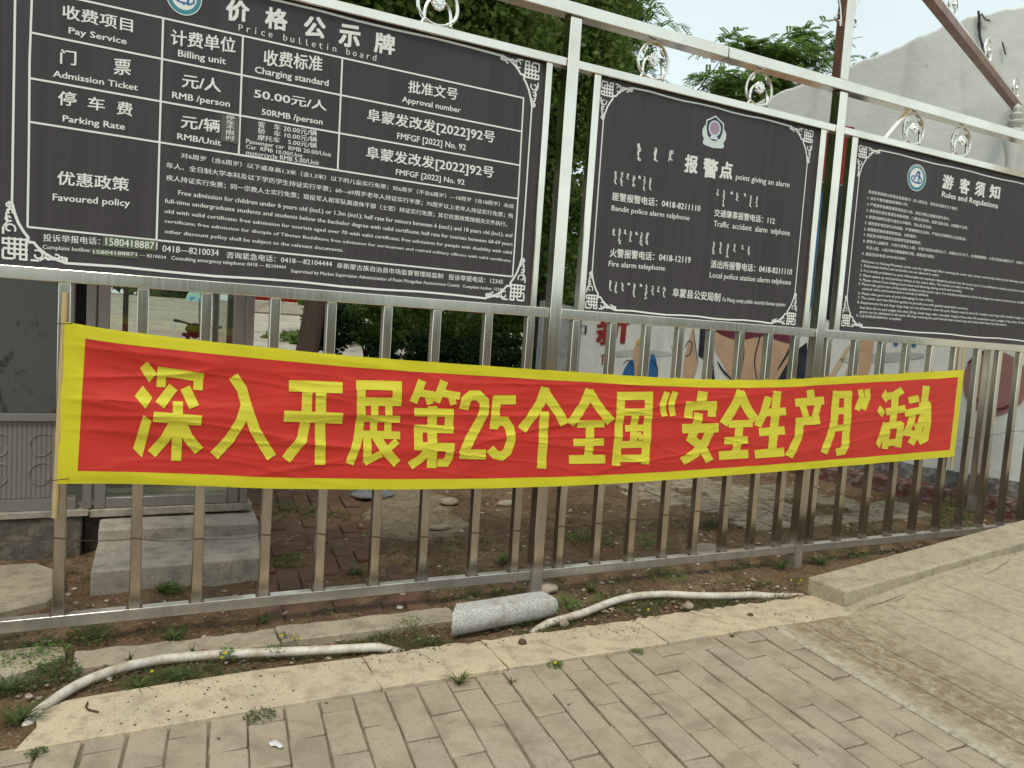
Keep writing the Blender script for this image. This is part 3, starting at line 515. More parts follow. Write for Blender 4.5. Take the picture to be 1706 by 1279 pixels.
# unseen dark bank added behind the viewpoint, to darken reflections in the polished steel
m = MB(); nb_ = 60
for i_ in range(nb_+1):
    x = -60+120*i_/nb_; t_ = 2.6+1.0*mnoise.noise(Vector((x*.13, 0, 0)))+.5*mnoise.noise(Vector((x*.5, 2, 0)))
    m.v += [(x, -19, -.06), (x, -22, 1.3+.4*mnoise.noise(Vector((x*.4,4,0)))), (x, -25, t_), (x, -40, t_)]
for i_ in range(nb_):
    for a in range(3): m.f.append((4*i_+a, 4*i_+4+a, 4*i_+5+a, 4*i_+1+a)); m.m.append(0)
tag(m.build('added_bank', REFL_BANK, smooth=True), kind='structure')
# pavers in front of the kerb: every brick modelled, running bond
def pavers():
    m = MB(); dx, ly = .1262, .283
    rr = random.Random(3)
    for k in range(-52, 1):
        for q in range(-1, 16):
            # end of the brick nearest the kerb
            yb = -.721 - ly*q - (.5*ly if k % 2 else 0)
            y0, y1 = yb - ly + .006, yb - .001
            y1 = min(y1, -.772)
            if y1 - y0 < .03 or y0 < -4.4: continue
            def xr(y): return 2.936 + dx*k - .112*(-.78 - y)
            gp = .0026 + rr.random()*.0018
            dz = rr.uniform(-.004, .003); tx = rr.uniform(-.003, .003); ty = rr.uniform(-.003, .003)
            top = [(xr(y0)-dx+gp, y0, dz-tx-ty), (xr(y0)-gp, y0, dz+tx-ty), (xr(y1)-gp, y1, dz+tx+ty), (xr(y1)-dx+gp, y1, dz-tx+ty)]
            jit = lambda p: (p[0]+rr.uniform(-.003,.003), p[1]+rr.uniform(-.003,.003), p[2])
            top = [jit(p) for p in top]
            m.prism([(p[0], p[1], p[2]) for p in top], (0, 0, -.05))
    return m
tag(pavers().build('pavement', PAVER, bevel=.0035, smooth=False), kind='structure')
m = MB(); m.add([(-6,-6,-.008),(2.96,-6,-.008),(2.96,-.74,-.008),(-6,-.74,-.008)], [(0,1,2,3)])
tag(m.build('pavement_bedding', JOINT, clean=False), kind='structure')
# kerb stones
def slab(m, x0, x1, y0, y1, z0, z1, seed, rag=.006, n=14):
    rr = random.Random(seed); P = []
    for i_ in range(n+1): P.append((x0+(x1-x0)*i_/n, y0+rr.uniform(-rag,rag)*.35))
    for i_ in range(4): P.append((x1+rr.uniform(-rag,rag)*.4, y0+(y1-y0)*(i_+.5)/4))
    for i_ in range(n+1): P.append((x1-(x1-x0)*i_/n, y1+rr.uniform(-rag,rag)))
    for i_ in range(4): P.append((x0+rr.uniform(-rag,rag)*.4, y1-(y1-y0)*(i_+.5)/4))
    m.prism([(p[0], p[1], z1) for p in P], (0,0,z0-z1))
m = MB()
xs = [-.10, .905, 1.45, 2.28, 3.02, 3.72]
# broken left end
m.prism([(x, y, .012) for x, y in [(-.285,-.80),(-.262,-.73),(-.235,-.66),(-.245,-.60),(-.215,-.545),(-.165,-.505),(-.06,-.493),(.2,-.48),(.5,-.47),(.905,-.485),(.905,-.768)]], (0,0,-.1))
for a, b in zip(xs[1:], xs[2:]): slab(m, a+.0025, b-.0025, -.766, -.482, -.08, .011+.004*((a*7) % 1), int(a*100), .013, 22)
tag(m.build('kerb', KERB, bevel=.004), kind='structure')
m = MB(); rr = random.Random(19)
for (x, y, dx_, dy_, n_) in [(1.12,-.50,.012,-.026,6),(1.78,-.76,-.008,.034,7),(2.62,-.49,.010,-.030,8),(.70,-.62,.03,.006,5),(3.1,-.74,.02,.022,6)]:
    vs = []
    for q in range(n_):
        vs += [(x-.0013, y, .0165), (x+.0013, y+.0006, .0165)]; x += dx_+rr.uniform(-.012,.012); y = max(-.765, min(-.485, y+dy_+rr.uniform(-.006,.006)))
    m.add(vs, [(2*q, 2*q+1, 2*q+3, 2*q+2) for q in range(n_-1)])
tag(m.build('kerb_cracks', GROOVE, clean=False), kind='structure')
# old concrete strip against the fence
m = MB(); slab(m, -.16, .62, -.235, -.075, -.08, .006, 5, .012); slab(m, .624, 1.46, -.225, -.06, -.08, .01, 6, .010)
m.prism([(x, y, .008) for x, y in [(-.9,-.22),(-.42,-.25),(-.28,-.19),(-.19,-.10),(-.2,-.02),(-.3,.02),(-.9,.0)]], (0,0,-.08))
m.prism([(x, y, .022) for x, y in [(-1.2,.42),(-.5,.40),(-.30,.50),(-.24,.68),(-.26,.9),(-.4,1.1),(-1.2,1.12)]], (0,0,-.08))
tag(m.build('concrete_strip', STRIP, bevel=.005), kind='structure')
# worn red brick path behind the fence
m = MB(); rr = random.Random(11)
for k in range(7):
    for q in range(16):
        x0 = .56+.118*k+.00; y0 = -.045+.19*q+(.09 if k % 2 else 0); sh = .10*(y0+.05)
        dz = -.004+rr.uniform(-.010,.008)
        if rr.random() < .16: continue
        m.prism([(x0+sh+.004, y0+.004, dz+rr.uniform(-.004,.004)), (x0+sh+.113, y0+.004, dz+rr.uniform(-.004,.004)), (x0+sh+.13, y0+.184, dz), (x0+sh+.02, y0+.184, dz)], (0,0,-.06))
tag(m.build('brick_path', REDBRICK, bevel=.005), kind='structure')
# grey paving patch behind the fence on the right
m = MB(); rr = random.Random(12)
for k in range(11):
    for q in range(7):
        x0 = 3.95+.27*k+(.12 if q % 2 else 0); y0 = .72+.27*q
        if (k == 0 and q < 3) or rr.random() < .06 or x0 > 6.6-.25*q: continue
        dz = .012+rr.uniform(-.006,.006)
        m.prism([(x0+.008,y0+.008,dz),(x0+.26,y0+.008,dz+rr.uniform(-.006,.006)),(x0+.26,y0+.262,dz),(x0+.008,y0+.262,dz)], (0,0,-.06))
tag(m.build('grey_paving', GREYPAVE, bevel=.006), kind='structure')
# concrete ramp with grooves, rising to the right
def rz(x):
    P = [(2.0,.004),(3.45,.004),(3.86,.064),(4.27,.14),(5.14,.243),(6.6,.36),(9,.36)]
    for (a, za), (b, zb) in zip(P, P[1:]):
        if x <= b: return za+(zb-za)*(x-a)/(b-a)
    return P[-1][1]
def rzz(x, y):                       # the slope fades out towards the camera
    k = max(0.0, min(1.0, (y+3.2)/1.9)); return .004+(rz(x)-.004)*k
def edge(y): return 2.945-.112*(-.78-y)
m = MB(); nx, ny = 60, 50
for j in range(ny+1):
    y = -.766-(4.6-.766)*j/ny
    for i_ in range(nx+1):
        e = edge(y); x = e+(7.5-e)*i_/nx
        m.v.append((x, y, rzz(x, y)+.003*mnoise.noise(Vector((x*3, y*3, 4)))))
for j in range(ny):
    for i_ in range(nx): a = j*(nx+1)+i_; m.f.append((a, a+nx+1, a+nx+2, a+1)); m.m.append(0)
nb = len(m.v)
# piece between kerb end and ledge
m.add([(x, y, rzz(x, y)) for x, y in [(3.45,-.766),(3.5,-.70),(4.0,-.66),(4.6,-.66),(5.2,-.66),(6.0,-.66),(7.5,-.66),(7.5,-.766),(6.0,-.766),(5.2,-.766),(4.6,-.766),(4.0,-.766)]], [tuple(range(12))[::-1]])
tag(m.build('concrete_ramp', CONC, smooth=True, clean=False), kind='structure')
m = MB()
for g_i, off in enumerate([.19, .375, .575, .79, 1.01, 1.24, 1.5]):
    pts = []
    ya, ybb = (-.86-.02*g_i, -3.6) if g_i < 2 else (-.80, -3.6)
    for k in range(30):
        y = ya+(ybb-ya)*k/29; x = edge(y)+off+.006*mnoise.noise(Vector((y*4, off*9, 0)))
        pts.append((x, y))
    wdt = .0048 if g_i < 2 else .0028
    vs = []; 
    for x, y in pts: vs += [(x-wdt/2, y, rzz(x, y)+.0045), (x+wdt/2, y, rzz(x, y)+.0045)]
    m.add(vs, [(2*i_, 2*i_+1, 2*i_+3, 2*i_+2) for i_ in range(29)])
for (x, y, n_, sx, sy) in [(3.72,-.80,9,.035,-.030),(3.62,-.745,7,.045,-.004),(4.5,-.85,8,.05,.012)]:   # cracks
    pts = []
    for k in range(n_): pts.append((x, y)); x += sx+rnd.uniform(-.012,.012); y += sy+rnd.uniform(-.014,.014)
    vs = []
    for x, y in pts: vs += [(x, y-.0022, rzz(x, y)+.005), (x, y+.0022, rzz(x, y)+.005)]
    m.add(vs, [(2*i_, 2*i_+1, 2*i_+3, 2*i_+2) for i_ in range(len(pts)-1)])
vs = []; nn_ = 70
for k in range(nn_+1):
    y = -.80-(3.9-.80)*k/nn_; x = edge(y); a_ = .008*mnoise.noise(Vector((y*9,1,0))); b_ = .010*mnoise.noise(Vector((y*7,5,0)))
    vs += [(x-.021+.6*a_, y, -.03), (x-.021+.6*a_, y, .0046), (x+.014+b_, y, rzz(x+.014, y)+.0060)]
m2 = MB(); m2.add(vs, [(3*i_+a, 3*i_+1+a, 3*i_+4+a, 3*i_+3+a) for i_ in range(nn_) for a in (0, 1)])
tag(m2.build('ramp_edge_mortar', MORTAR, clean=False), kind='structure')
tag(m.build('ramp_grooves', GROOVE, clean=False), kind='structure')
# raised concrete ledge beside the ramp
def lz(x): return .105+.104*(x-3.54)
m = MB()
secs = []
for x in [3.535, 3.9, 4.3, 4.7, 5.1, 5.6, 6.2, 7.4]:
    yf, yb = -.69+.004*mnoise.noise(Vector((x*3,1,0))), -.452+.012*(x-3.5)
    secs.append([(x+.02*(x < 3.6), yf, -.05), (x, yf, lz(x)), (x-.03*(x < 3.6), yb, lz(x)+.004), (x-.03*(x < 3.6), yb, -.05)])
m.add([p for s in secs for p in s], [(4*i_+a, 4*i_+(a+1) % 4, 4*i_+4+(a+1) % 4, 4*i_+4+a) for i_ in range(len(secs)-1) for a in range(4)]+[(3,2,1,0), tuple(4*(len(secs)-1)+a for a in range(4))])
tag(m.build('concrete_ledge', LEDGE, bevel=.012, seg=3, smooth=True), 'low weathered concrete ledge edging the grooved ramp beside the fence foot', 'ledge')

# ================================================================== the steel fence
fence = empty('metal_fence', (-.6, 0, 0), 'polished stainless steel bar fence holding the three dark notice boards', 'fence')
def steelbox(name, *b, bev=.004, parent=fence, mm=STEEL):
    k = MB(); k.box(*b); return k.build(name, mm, parent, bevel=bev, seg=2, smooth=True)
PX = [-.555, 1.985, 3.915, 6.62]
for p in PX:
    k = MB(); top = 3.0
    k.box(p-.034, p+.034, -.012, .056, -.1, top-.001)
    k.build('post', STEEL, fence, bevel=.005, seg=2, smooth=True)
k = MB(); k.box(3.868, 3.944, -.008, .062, 3.064, 4.4); o = k.build('tall_post', [STEEL, RUST_REFL], fence, bevel=.005, seg=2, smooth=True)
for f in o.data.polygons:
    if f.normal.x < -.9: f.material_index = 1  # left face coloured red-brown, a reflection painted on
k = MB()                                  # rusty weld beads at the post heads
for p in PX[1:3]:
    for x in (p-.035, p+.035): k.tube([(x, -.013, 2.995), (x, .05, 2.997)], .0045, 5)
    k.tube([(p-.034, -.0145, 2.9965), (p+.034, -.0145, 2.9965)], .0045, 5)
tag(k.build('weld_bead', WELD, fence), kind='stuff')
def spans(x0, x1, gap=.036):
    xs = [x0]+[q for p in PX if x0 < p < x1 for q in (p-gap, p+gap)]+[x1]
    return list(zip(xs[::2], xs[1::2]))
for a, b in spans(-.52, 6.58): steelbox('bottom_rail', a, b, .000, .046, .080, .132)
for a, b in spans(-.52, 6.58): steelbox('middle_rail', a, b, -.002, .048, 1.478, 1.530)
for a, b in spans(-.52, 6.58): steelbox('top_rail', a, b, -.003, .047, 2.748, 2.792)
for a, b in ((-.62, 2.972), (2.979, 6.7)): steelbox('beam', a, b, -.018, .062, 3.000, 3.062)
steelbox('joint', 2.9722, 2.9788, -.014, .058, 3.004, 3.058, bev=0, mm=WELD)
for a, b in ((-.50,-.465), (1.838,1.874), (2.122,2.164), (3.764,3.810), (4.040,4.092), (6.46,6.50)):
    steelbox('frame_upright', a, b, .000, .045, 1.5305, 2.7475)
BARS = [-.49,-.226,.053,.296,.578,.826,1.090,1.336,1.612,1.850, 2.122,2.360,2.590,2.822,3.052,3.279,3.507,3.731, 4.018,4.276,4.532,4.782,5.043,5.305,5.568,5.820,6.080,6.335]
for p in BARS: steelbox('bar', p-.022, p+.022, .002, .044, .1325, 1.4775, bev=.003)
# weld stains where bars meet the rails
k = MB()
for p in BARS:
    for s in (-1, 1):
        for z, sg in ((.1345, 1), (1.4755, -1)):
            x = p+s*.0255; 
            k.add([(x-.006,.001,z-.004),(x+.006,.001,z-.004),(x+.006,.03,z-.004),(x-.006,.03,z-.004),(x-.005,.003,z+.006*sg),(x+.005,.003,z+.006*sg),(x+.005,.028,z+.006*sg),(x-.005,.028,z+.006*sg)],
                  [(0,1,2,3),(4,7,6,5),(0,4,5,1),(1,5,6,2),(2,6,7,3),(3,7,4,0)])
tag(k.build('weld', WELD, fence), kind='stuff')
# brace between beam and top rail on the right
k = MB(); a, b = Vector((4.545,.02,2.998)), Vector((4.355,.02,2.79))
k.tube([a, b], .016, 4); k.build('brace', STEEL, fence)
# cast scroll medallions between top rail and beam
def medallion_meshes():
    k = MB(); hw, hh = .098, .096
    ringp = [(hw*math.cos(t)*(1-.10*math.sin(t)), 0, .103+hh*math.sin(t)) for t in [2*math.pi*i_/40 for i_ in range(40)]]
    k.tube(ringp, .0085, 8, close=True)
    for s in (-1, 1):          # inner scrolls that sweep up to the flower
        pts = [(s*(.066-.06*t)*1.0 + s*.02*math.sin(t*3.1), 0, .018+.09*t+.03*math.sin(t*2.2)) for t in [i_/12 for i_ in range(13)]]
        k.tube(pts, [.010-.005*i_/12 for i_ in range(13)], 6)
        pts = [(s*(.02+.05*t+.012*math.sin(6*t)), 0, .188-.05*t*t) for t in [i_/10 for i_ in range(11)]]
        k.tube(pts, .006, 6)
        # foot curl resting on the rail
        pts = [(s*(.052+.030*t), 0, .022-.020*t+.012*math.sin(t*4)) for t in [i_/8 for i_ in range(9)]]
        k.tube(pts, .006, 6)
    ring = k.mesh('medallion_scroll', CHROME, smooth=True)
    k = MB()
    for q in range(9):
        a = 2*math.pi*q/9; c = Vector((.022*math.cos(a), -.004, .108+.022*math.sin(a)))
        P = [(c.x+.016*math.cos(2*math.pi*j/8), -.006, c.z+.016*math.sin(2*math.pi*j/8)) for j in range(8)]
        Q = [(c.x+.010*math.cos(2*math.pi*j/8), -.014, c.z+.010*math.sin(2*math.pi*j/8)) for j in range(8)]
        k.add(P+Q, [(j, (j+1) % 8, 8+(j+1) % 8, 8+j) for j in range(8)]+[tuple(range(15, 7, -1))])
    k.tube([(0,-.02,.108),(0,.008,.108)], .014, 8)
    return ring, k.mesh('medallion_rosette', CHROME, smooth=True)
ringM, rosM = medallion_meshes()
for x in (.05, 1.255, 2.492, 3.252, 4.620, 5.118, 6.1):
    o = bpy.data.objects.new('medallion', ringM); col.objects.link(o); o.parent = fence; o.location = Vector((x, .02, 2.790))-fence.location
    q = bpy.data.objects.new('rosette', rosM); col.objects.link(q); q.parent = o
# scroll brackets either side of the tall post
for s in (-1, 1):
    k = MB(); cx = 3.906+s*.040
    pts = [(cx+s*(.002+.018*math.sin(t*1.4)+.11*t*t), .025, 3.40+.30*t) for t in [i_/16 for i_ in range(17)]]
    k.tube(pts, .008, 6)
    pts = [(cx+s*(.03+.022*math.cos(a)), .025, 3.43+.022*math.sin(a)) for a in [-2.6+4.4*i_/12 for i_ in range(13)]]
    k.tube(pts, .007, 6)
    k.tube([(cx+s*.004,.025,3.385),(cx+s*.012,.025,3.41)], .009, 6)
    k.build('scroll_bracket', CHROME, fence, smooth=True)

# gate beam that leaves the fence line at the top right, with medallions on it and a turned finial
gate = empty('gate_beam', (4.6, 0, 3.7), 'steel gate beam slanting across the sky over the rules board', 'gate beam')
A_, B_ = Vector((4.2,-.15,3.735)), Vector((7.22,.955,3.70))
d = (B_-A_).normalized(); n_ = d.cross(Vector((0,0,1))).normalized(); up = Vector((0,0,1))
k = MB(); k.prism([A_+n_*.03-up*.03, A_+n_*.03+up*.03, A_-n_*.03+up*.03, A_-n_*.03-up*.03], B_-A_); k.build('beam', RUST_REFL, gate, bevel=.004, seg=2, smooth=True)
k = MB(); k.prism([A_+n_*.031+up*.0305, A_+n_*.031+up*.046, A_-n_*.031+up*.046, A_-n_*.031+up*.0305], B_-A_); k.build('cap', STEEL, gate, bevel=.002)
for t in (.30, .62, .95):
    p = A_.lerp(B_, t); o = bpy.data.objects.new('medallion', ringM); col.objects.link(o); o.parent = gate
    o.location = Vector((p.x, p.y, p.z+.03))-gate.location; o.rotation_euler = (0, 0, math.atan2(d.y, d.x))
    q = bpy.data.objects.new('rosette', rosM); col.objects.link(q); q.parent = o
p = atY(1692, 206, .80)
k = MB(); prof = [(.03,-.55),(.05,-.30),(.085,-.14),(.075,-.06),(.03,-.035),(.062,-.01),(.068,.015),(.03,.035),(.052,.055),(.056,.08),(.022,.10),(.034,.125),(.03,.15),(.004,.175)]
vs = []; n = 20
for r_, z in prof: vs += [(p.x+r_*math.cos(2*math.pi*j/n), p.y+r_*math.sin(2*math.pi*j/n), p.z+z) for j in range(n)]
k.add(vs, [(i_*n+j, i_*n+(j+1) % n, (i_+1)*n+(j+1) % n, (i_+1)*n+j) for i_ in range(len(prof)-1) for j in range(n)])
k.build('finial', mat('chalky_white_finial', (.60,.60,.54), .5), gate, smooth=True)
k = MB(); k.box(p.x-.03, p.x+.03, p.y-.03, p.y+.03, 0, p.z-.5); k.build('post', STEEL, gate, bevel=.004)

# thin wires strung across the bars
def wire(name, pts, lab, r=.0016, mm=WIRE):
    P = []
    for (a, b) in zip(pts, pts[1:]):
        for t in (0, .25, .5, .75): 
            p = Vector(a).lerp(Vector(b), t); p.z -= .010*math.sin(math.pi*t); P.append(p)
    P.append(Vector(pts[-1]))
    k = MB(); k.tube(P, r, 5); return tag(k.build(name, mm, smooth=True), lab, 'wire')
def wp(l, Y=-.004): return [tuple(atY(u, v, Y)) for u, v in l]
wire('fence_wire', wp([(-30,899),(92,897),(224,897),(330,898),(437,891),(529,889),(622,894),(705,895),(788,888),(860,884),(893,881),(935,877),(997,872),(1054,866),(1108,858),(1160,852),(1207,842),(1255,834)]), 'rusty wire tied along the bars under the left half of the red banner')
wire('fence_wire', wp([(1262,862),(1300,836),(1336,806),(1356,810),(1402,823),(1447,830),(1487,833),(1528,832),(1569,830),(1610,826)]), 'rusty wire tied along the bars under the right end of the red banner')
wire('fence_wire', wp([(1578,735),(1614,729),(1645,725),(1678,718),(1720,714)]), 'thin wire across the bars at the right edge, beside the banner end', .0014)

# ================================================================== lettering
def has_cjk(s): return any(ord(c) > 0x2e80 for c in s)
_fc = bpy.data.curves.new('lettering', 'FONT'); _fc.dimensions = '2D'; _fc.fill_mode = 'FRONT'; _fc.resolution_u = 2
_fo = bpy.data.objects.new('lettering', _fc); col.objects.link(_fo)
_cache = {}
def glyphs(s):
    if s not in _cache:
        _fc.body = s
        dg = bpy.context.evaluated_depsgraph_get(); dg.update()
        me = bpy.data.meshes.new_from_object(_fo.evaluated_get(dg))
        _cache[s] = ([tuple(v.co[:2]) for v in me.vertices], [tuple(p.vertices) for p in me.polygons])
        bpy.data.meshes.remove(me)
    return _cache[s]
SHIFT = {1: [(-.008,0),(.014,.006)], 2: [(-.018,-.012),(.018,-.012),(-.018,.012),(.018,.012),(0,0)],
         3: [(a*.034, b*.028) for a in (-1,0,1) for b in (-1,0,1)]}
def write(m, s, x0, z0, x1, z1, h, bold, y, mi=0):
    V, Fc = glyphs(s)
    if not V: return
    ax = min(p[0] for p in V); bx = max(p[0] for p in V); az = min(p[1] for p in V) if (has_cjk(s)) else 0.0; bz = max(p[1] for p in V)
    if '，' in s or '：' in s or '；' in s or len(s) > 12 and has_cjk(s): az = max(az, -.09)
    if s == '—' or bz-az < .05: az, bz = 0, .7
    sx = (x1-x0)/(bx-ax); sz = h/(bz-az)
    for k, (dx, dz) in enumerate(SHIFT[bold]):
        m.add([(x0+(p[0]-ax+dx)*sx, y-.00012*k, z0+(z1-z0)*(p[0]-ax)/(bx-ax)+(p[1]-az+dz)*sz) for p in V], Fc, mi)

# corner ornament of the printed border: local a (sideways) / b (up) units run to about 9
def ornament(m, cx, cz, sa, sb, y):
    T_ = lambda l: [(cx+sa*a, cz+sb*b) for a, b in l]
    W_ = abs(sa)*.34; yk = [y]
    def rb(l, wd=W_): yk[0] -= .00004; m.ribbon(T_(l), wd, yk[0])
    arc = [(1.3,9.1),(1.65,7.6),(2.2,6.0),(3.0,4.6),(3.6,3.8),(3.6,3.05),(4.4,3.05),(5.0,2.3),(6.0,1.45),(7.5,.6),(9.1,.12)]
    rb(arc, W_*1.25)
    for c_ in (.15,.95,1.75,2.55,3.35):
        hi = 1.6 if c_ < .2 else 3.6
        lo = .15 if c_ < .2 or abs(c_-1.75) < .1 or abs(c_-2.55) < .1 else .9
        rb([(c_,lo),(c_,hi)]); rb([(lo,c_),(hi,c_)])
    rb([(.15,2.4),(.15,3.3),(.95,3.3)]); rb([(2.4,.15),(3.4,.15),(3.4,.95)])
    rb([(.15,4.0),(.15,5.2)]); rb([(4.0,.15),(5.2,.15)])
    for (c_, e, r_, f) in [(1.05,5.0,.85,1),(.85,6.6,.55,-1),(.95,7.7,.5,1),(.85,8.8,.42,-1)]:
        sp = [(c_+r_*(1-.55*t)*math.cos(f*(5.6*t)-.6), e+r_*(1-.55*t)*math.sin(f*(5.6*t)-.6)) for t in [q/10 for q in range(11)]]
        rb(sp, W_*.8); rb([(b_, a_) for a_, b_ in sp], W_*.8)
    rb([(.2,5.3),(.8,6.1),(.5,7.2),(1.0,8.2),(.9,9.2),(1.3,9.1)], W_*.8); rb([(5.3,.2),(6.1,.8),(7.2,.5),(8.2,1.0),(9.2,.9),(9.1,.12)], W_*.8)
def border(m, x0, x1, z0, z1, un, y):
    for (cx, cz, sa, sb) in ((x0,z0,un,un),(x1,z0,-un,un),(x0,z1,un,-un),(x1,z1,-un,-un)): ornament(m, cx, cz, sa, sb, y)
    e, g = un*9.05, un*1.3; wd = un*.42; s_ = un*.12
    wob = lambda i_: .0035*math.sin(i_*1.7)
    for zz in (z0+s_, z1-s_): m.ribbon([(x0+e+(x1-x0-2*e)*i_/10, zz+wob(i_)) for i_ in range(11)], wd, y-.0006)
    for xx in (x0+g, x1-g): m.ribbon([(xx, z0+e+(z1-z0-2*e)*i_/8) for i_ in range(9)], wd*.8, y-.0006)
def disc(m, cx, cz, rx, rz_, y, n=40, mi=0):
    m.add([(cx+rx*math.cos(2*math.pi*j/n), y, cz+rz_*math.sin(2*math.pi*j/n)) for j in range(n)], [tuple(range(n))], mi)
def ringf(m, cx, cz, rx, rz_, k0, y, n=48, mi=0, a0=0, a1=2*math.pi):
    vs = []
    for j in range(n+1):
        a = a0+(a1-a0)*j/n
        vs += [(cx+rx*math.cos(a), y, cz+rz_*math.sin(a)), (cx+rx*k0*math.cos(a), y, cz+rz_*k0*math.sin(a))]
    m.add(vs, [(2*j, 2*j+1, 2*j+3, 2*j+2) for j in range(n)], mi)
def scenic_emblem(parent, cx, cz, rx, rz_, y):
    k = MB(); ringf(k, cx, cz, rx, rz_, .955, y-.0006, mi=1); ringf(k, cx, cz, rx*.955, rz_*.955, .75, y-.0003)
    disc(k, cx, cz, rx*.76, rz_*.76, y-.0001, mi=1)
    for q in range(11):     # little letters round the top of the ring
        a = R(150-12*q); x, z = cx+rx*.86*math.cos(a), cz+rz_*.86*math.sin(a)
        k.add([(x-rx*.04,y-.0008,z-rz_*.05),(x+rx*.04,y-.0008,z-rz_*.05),(x+rx*.04,y-.0008,z+rz_*.05),(x-rx*.04,y-.0008,z+rz_*.05)], [(0,1,2,3)], 2)
    e = k.build('emblem', [TEAL, PRINT, SILVER], parent, clean=False)
    k = MB(); W2 = rx*.13
    P = lambda l: [(cx+rx*a, cz+rz_*b) for a, b in l]
    k.ribbon(P([(-.30,-.18),(-.12,.12),(.02,.40),(.12,.52)]), W2, y-.0010)
    k.ribbon(P([(.22,.50),(.24,.10),(.22,-.34)]), W2, y-.0011)
    k.ribbon(P([(.04,.14),(.40,.16)]), W2*.8, y-.0012); k.ribbon(P([(.05,.36),(.36,.40)]), W2*.6, y-.0013)
    arc = lambda a0, a1, ra, rb_, oz: [(ra*math.cos(a0+(a1-a0)*t/14), oz+rb_*math.sin(a0+(a1-a0)*t/14)) for t in range(15)]
    k.ribbon(P(arc(R(60), R(-70), .56, .26, -.16)), W2*.7, y-.0014); k.ribbon(P(arc(R(120), R(290), .56, .26, -.10)), W2*.7, y-.0015)
    ringf(k, cx, cz-rz_*.40, rx*.06, rz_*.06, .1, y-.0016)
    k.build('emblem_symbol', BLUEP, e, clean=False)

YP, YT = .022, .0205          # panel face, print
def board(lab, x0, x1, loc):
    b = empty('notice_board', loc, lab, 'notice board', 'dark notice boards framed in the steel fence')
    k = MB(); nX, nZ = 24, 10; xs_ = [x0+(x1-x0)*i_/nX for i_ in range(nX+1)]; zs_ = [1.5315+(2.7465-1.5315)*j/nZ for j in range(nZ+1)]
    vs = [(x, YP, z) for z in zs_ for x in xs_]
    k.add(vs, [(j*(nX+1)+i_, j*(nX+1)+i_+1, (j+1)*(nX+1)+i_+1, (j+1)*(nX+1)+i_) for j in range(nZ) for i_ in range(nX)])
    k.add([(x0,YP+.018,1.5315),(x1,YP+.018,1.5315),(x1,YP+.018,2.7465),(x0,YP+.018,2.7465)], [(3,2,1,0)])
    k.add([(x0,YP,1.5315),(x0,YP+.018,1.5315),(x0,YP+.018,2.7465),(x0,YP,2.7465),(x1,YP,1.5315),(x1,YP+.018,1.5315),(x1,YP+.018,2.7465),(x1,YP,2.7465)], [(0,3,2,1),(4,5,6,7),(0,1,5,4),(3,7,6,2)])
    k.build('panel', PANEL, b, clean=False)
    return b
b1 = board('large dark price list board with white ruled table, left of the three boards', -.4645, 1.8375, (.69, .03, 1.5315))
b2 = board('dark police alarm point board with white and navy shield emblem, between two posts', 2.1645, 3.7635, (2.96, .03, 1.5315))
b3 = board('dark visitor rules board with small teal round emblem, right of the alarm board', 4.0925, 6.4595, (5.28, .03, 1.5315))
for b, TX in ((b1, TEXT1), (b2, TEXT2), (b3, TEXT3)):
    k = MB()
    for s, x0, z0, x1, z1, h, bold in TX: write(k, s, x0, z0, x1, z1, h, bold, YT-.002 if s in ('15804188871','停','车','不','限','时') and h < .03 else YT)
    k.build('lettering', PRINT, b, clean=False)
k = MB(); border(k, -.437, 1.810, 1.552, 2.738, .0235, YT); k.build('border', PRINT, b1, clean=False)
k = MB(); border(k, 2.178, 3.718, 1.543, 2.730, .0212, YT); k.build('border', PRINT, b2, clean=False)
k = MB(); border(k, 4.125, 6.36, 1.562, 2.712, .0212, YT); k.build('border', PRINT, b3, clean=False)
# price table rules
k = MB(); lw = .0075
k.ribbon([(-.355,1.680),(-.355,2.0),(-.3575,2.30),(-.353,2.568)], lw, YT); k.ribbon([(1.735,1.672),(1.737,2.1),(1.731,2.556)], lw, YT)
for z0, z1, xa in ((2.566,2.555,-.353),(2.407,2.392,-.356),(2.239,2.227,-.356),(2.077,2.062,-.356),(1.681,1.672,-.355)):
    k.ribbon([(xa, z0), (1.733, z1)], lw, YT-.0001)
k.ribbon([(.096,2.563),(.096,1.682)], lw, YT-.0002); k.ribbon([(.4015,2.562),(.4025,2.074)], lw, YT-.0003); k.ribbon([(.822,2.559),(.825,2.068)], lw, YT-.0004)
k.build('table_lines', PRINT, b1, clean=False)
for (x0, x1, z0, z1, mm) in ((.329,.400,2.116,2.2255,GREYST),(-.098,.101,1.634,1.677,GREENST),(-.137,.030,1.597,1.622,GREENST)):
    k = MB(); k.box(x0, x1, YT-.0012, YT-.0002, z0, z1); k.build('sticker', mm, b1)
scenic_emblem(b1, .170, 2.668, .068, .076, YT)
scenic_emblem(b3, 4.701, 2.589, .094, .088, YT)
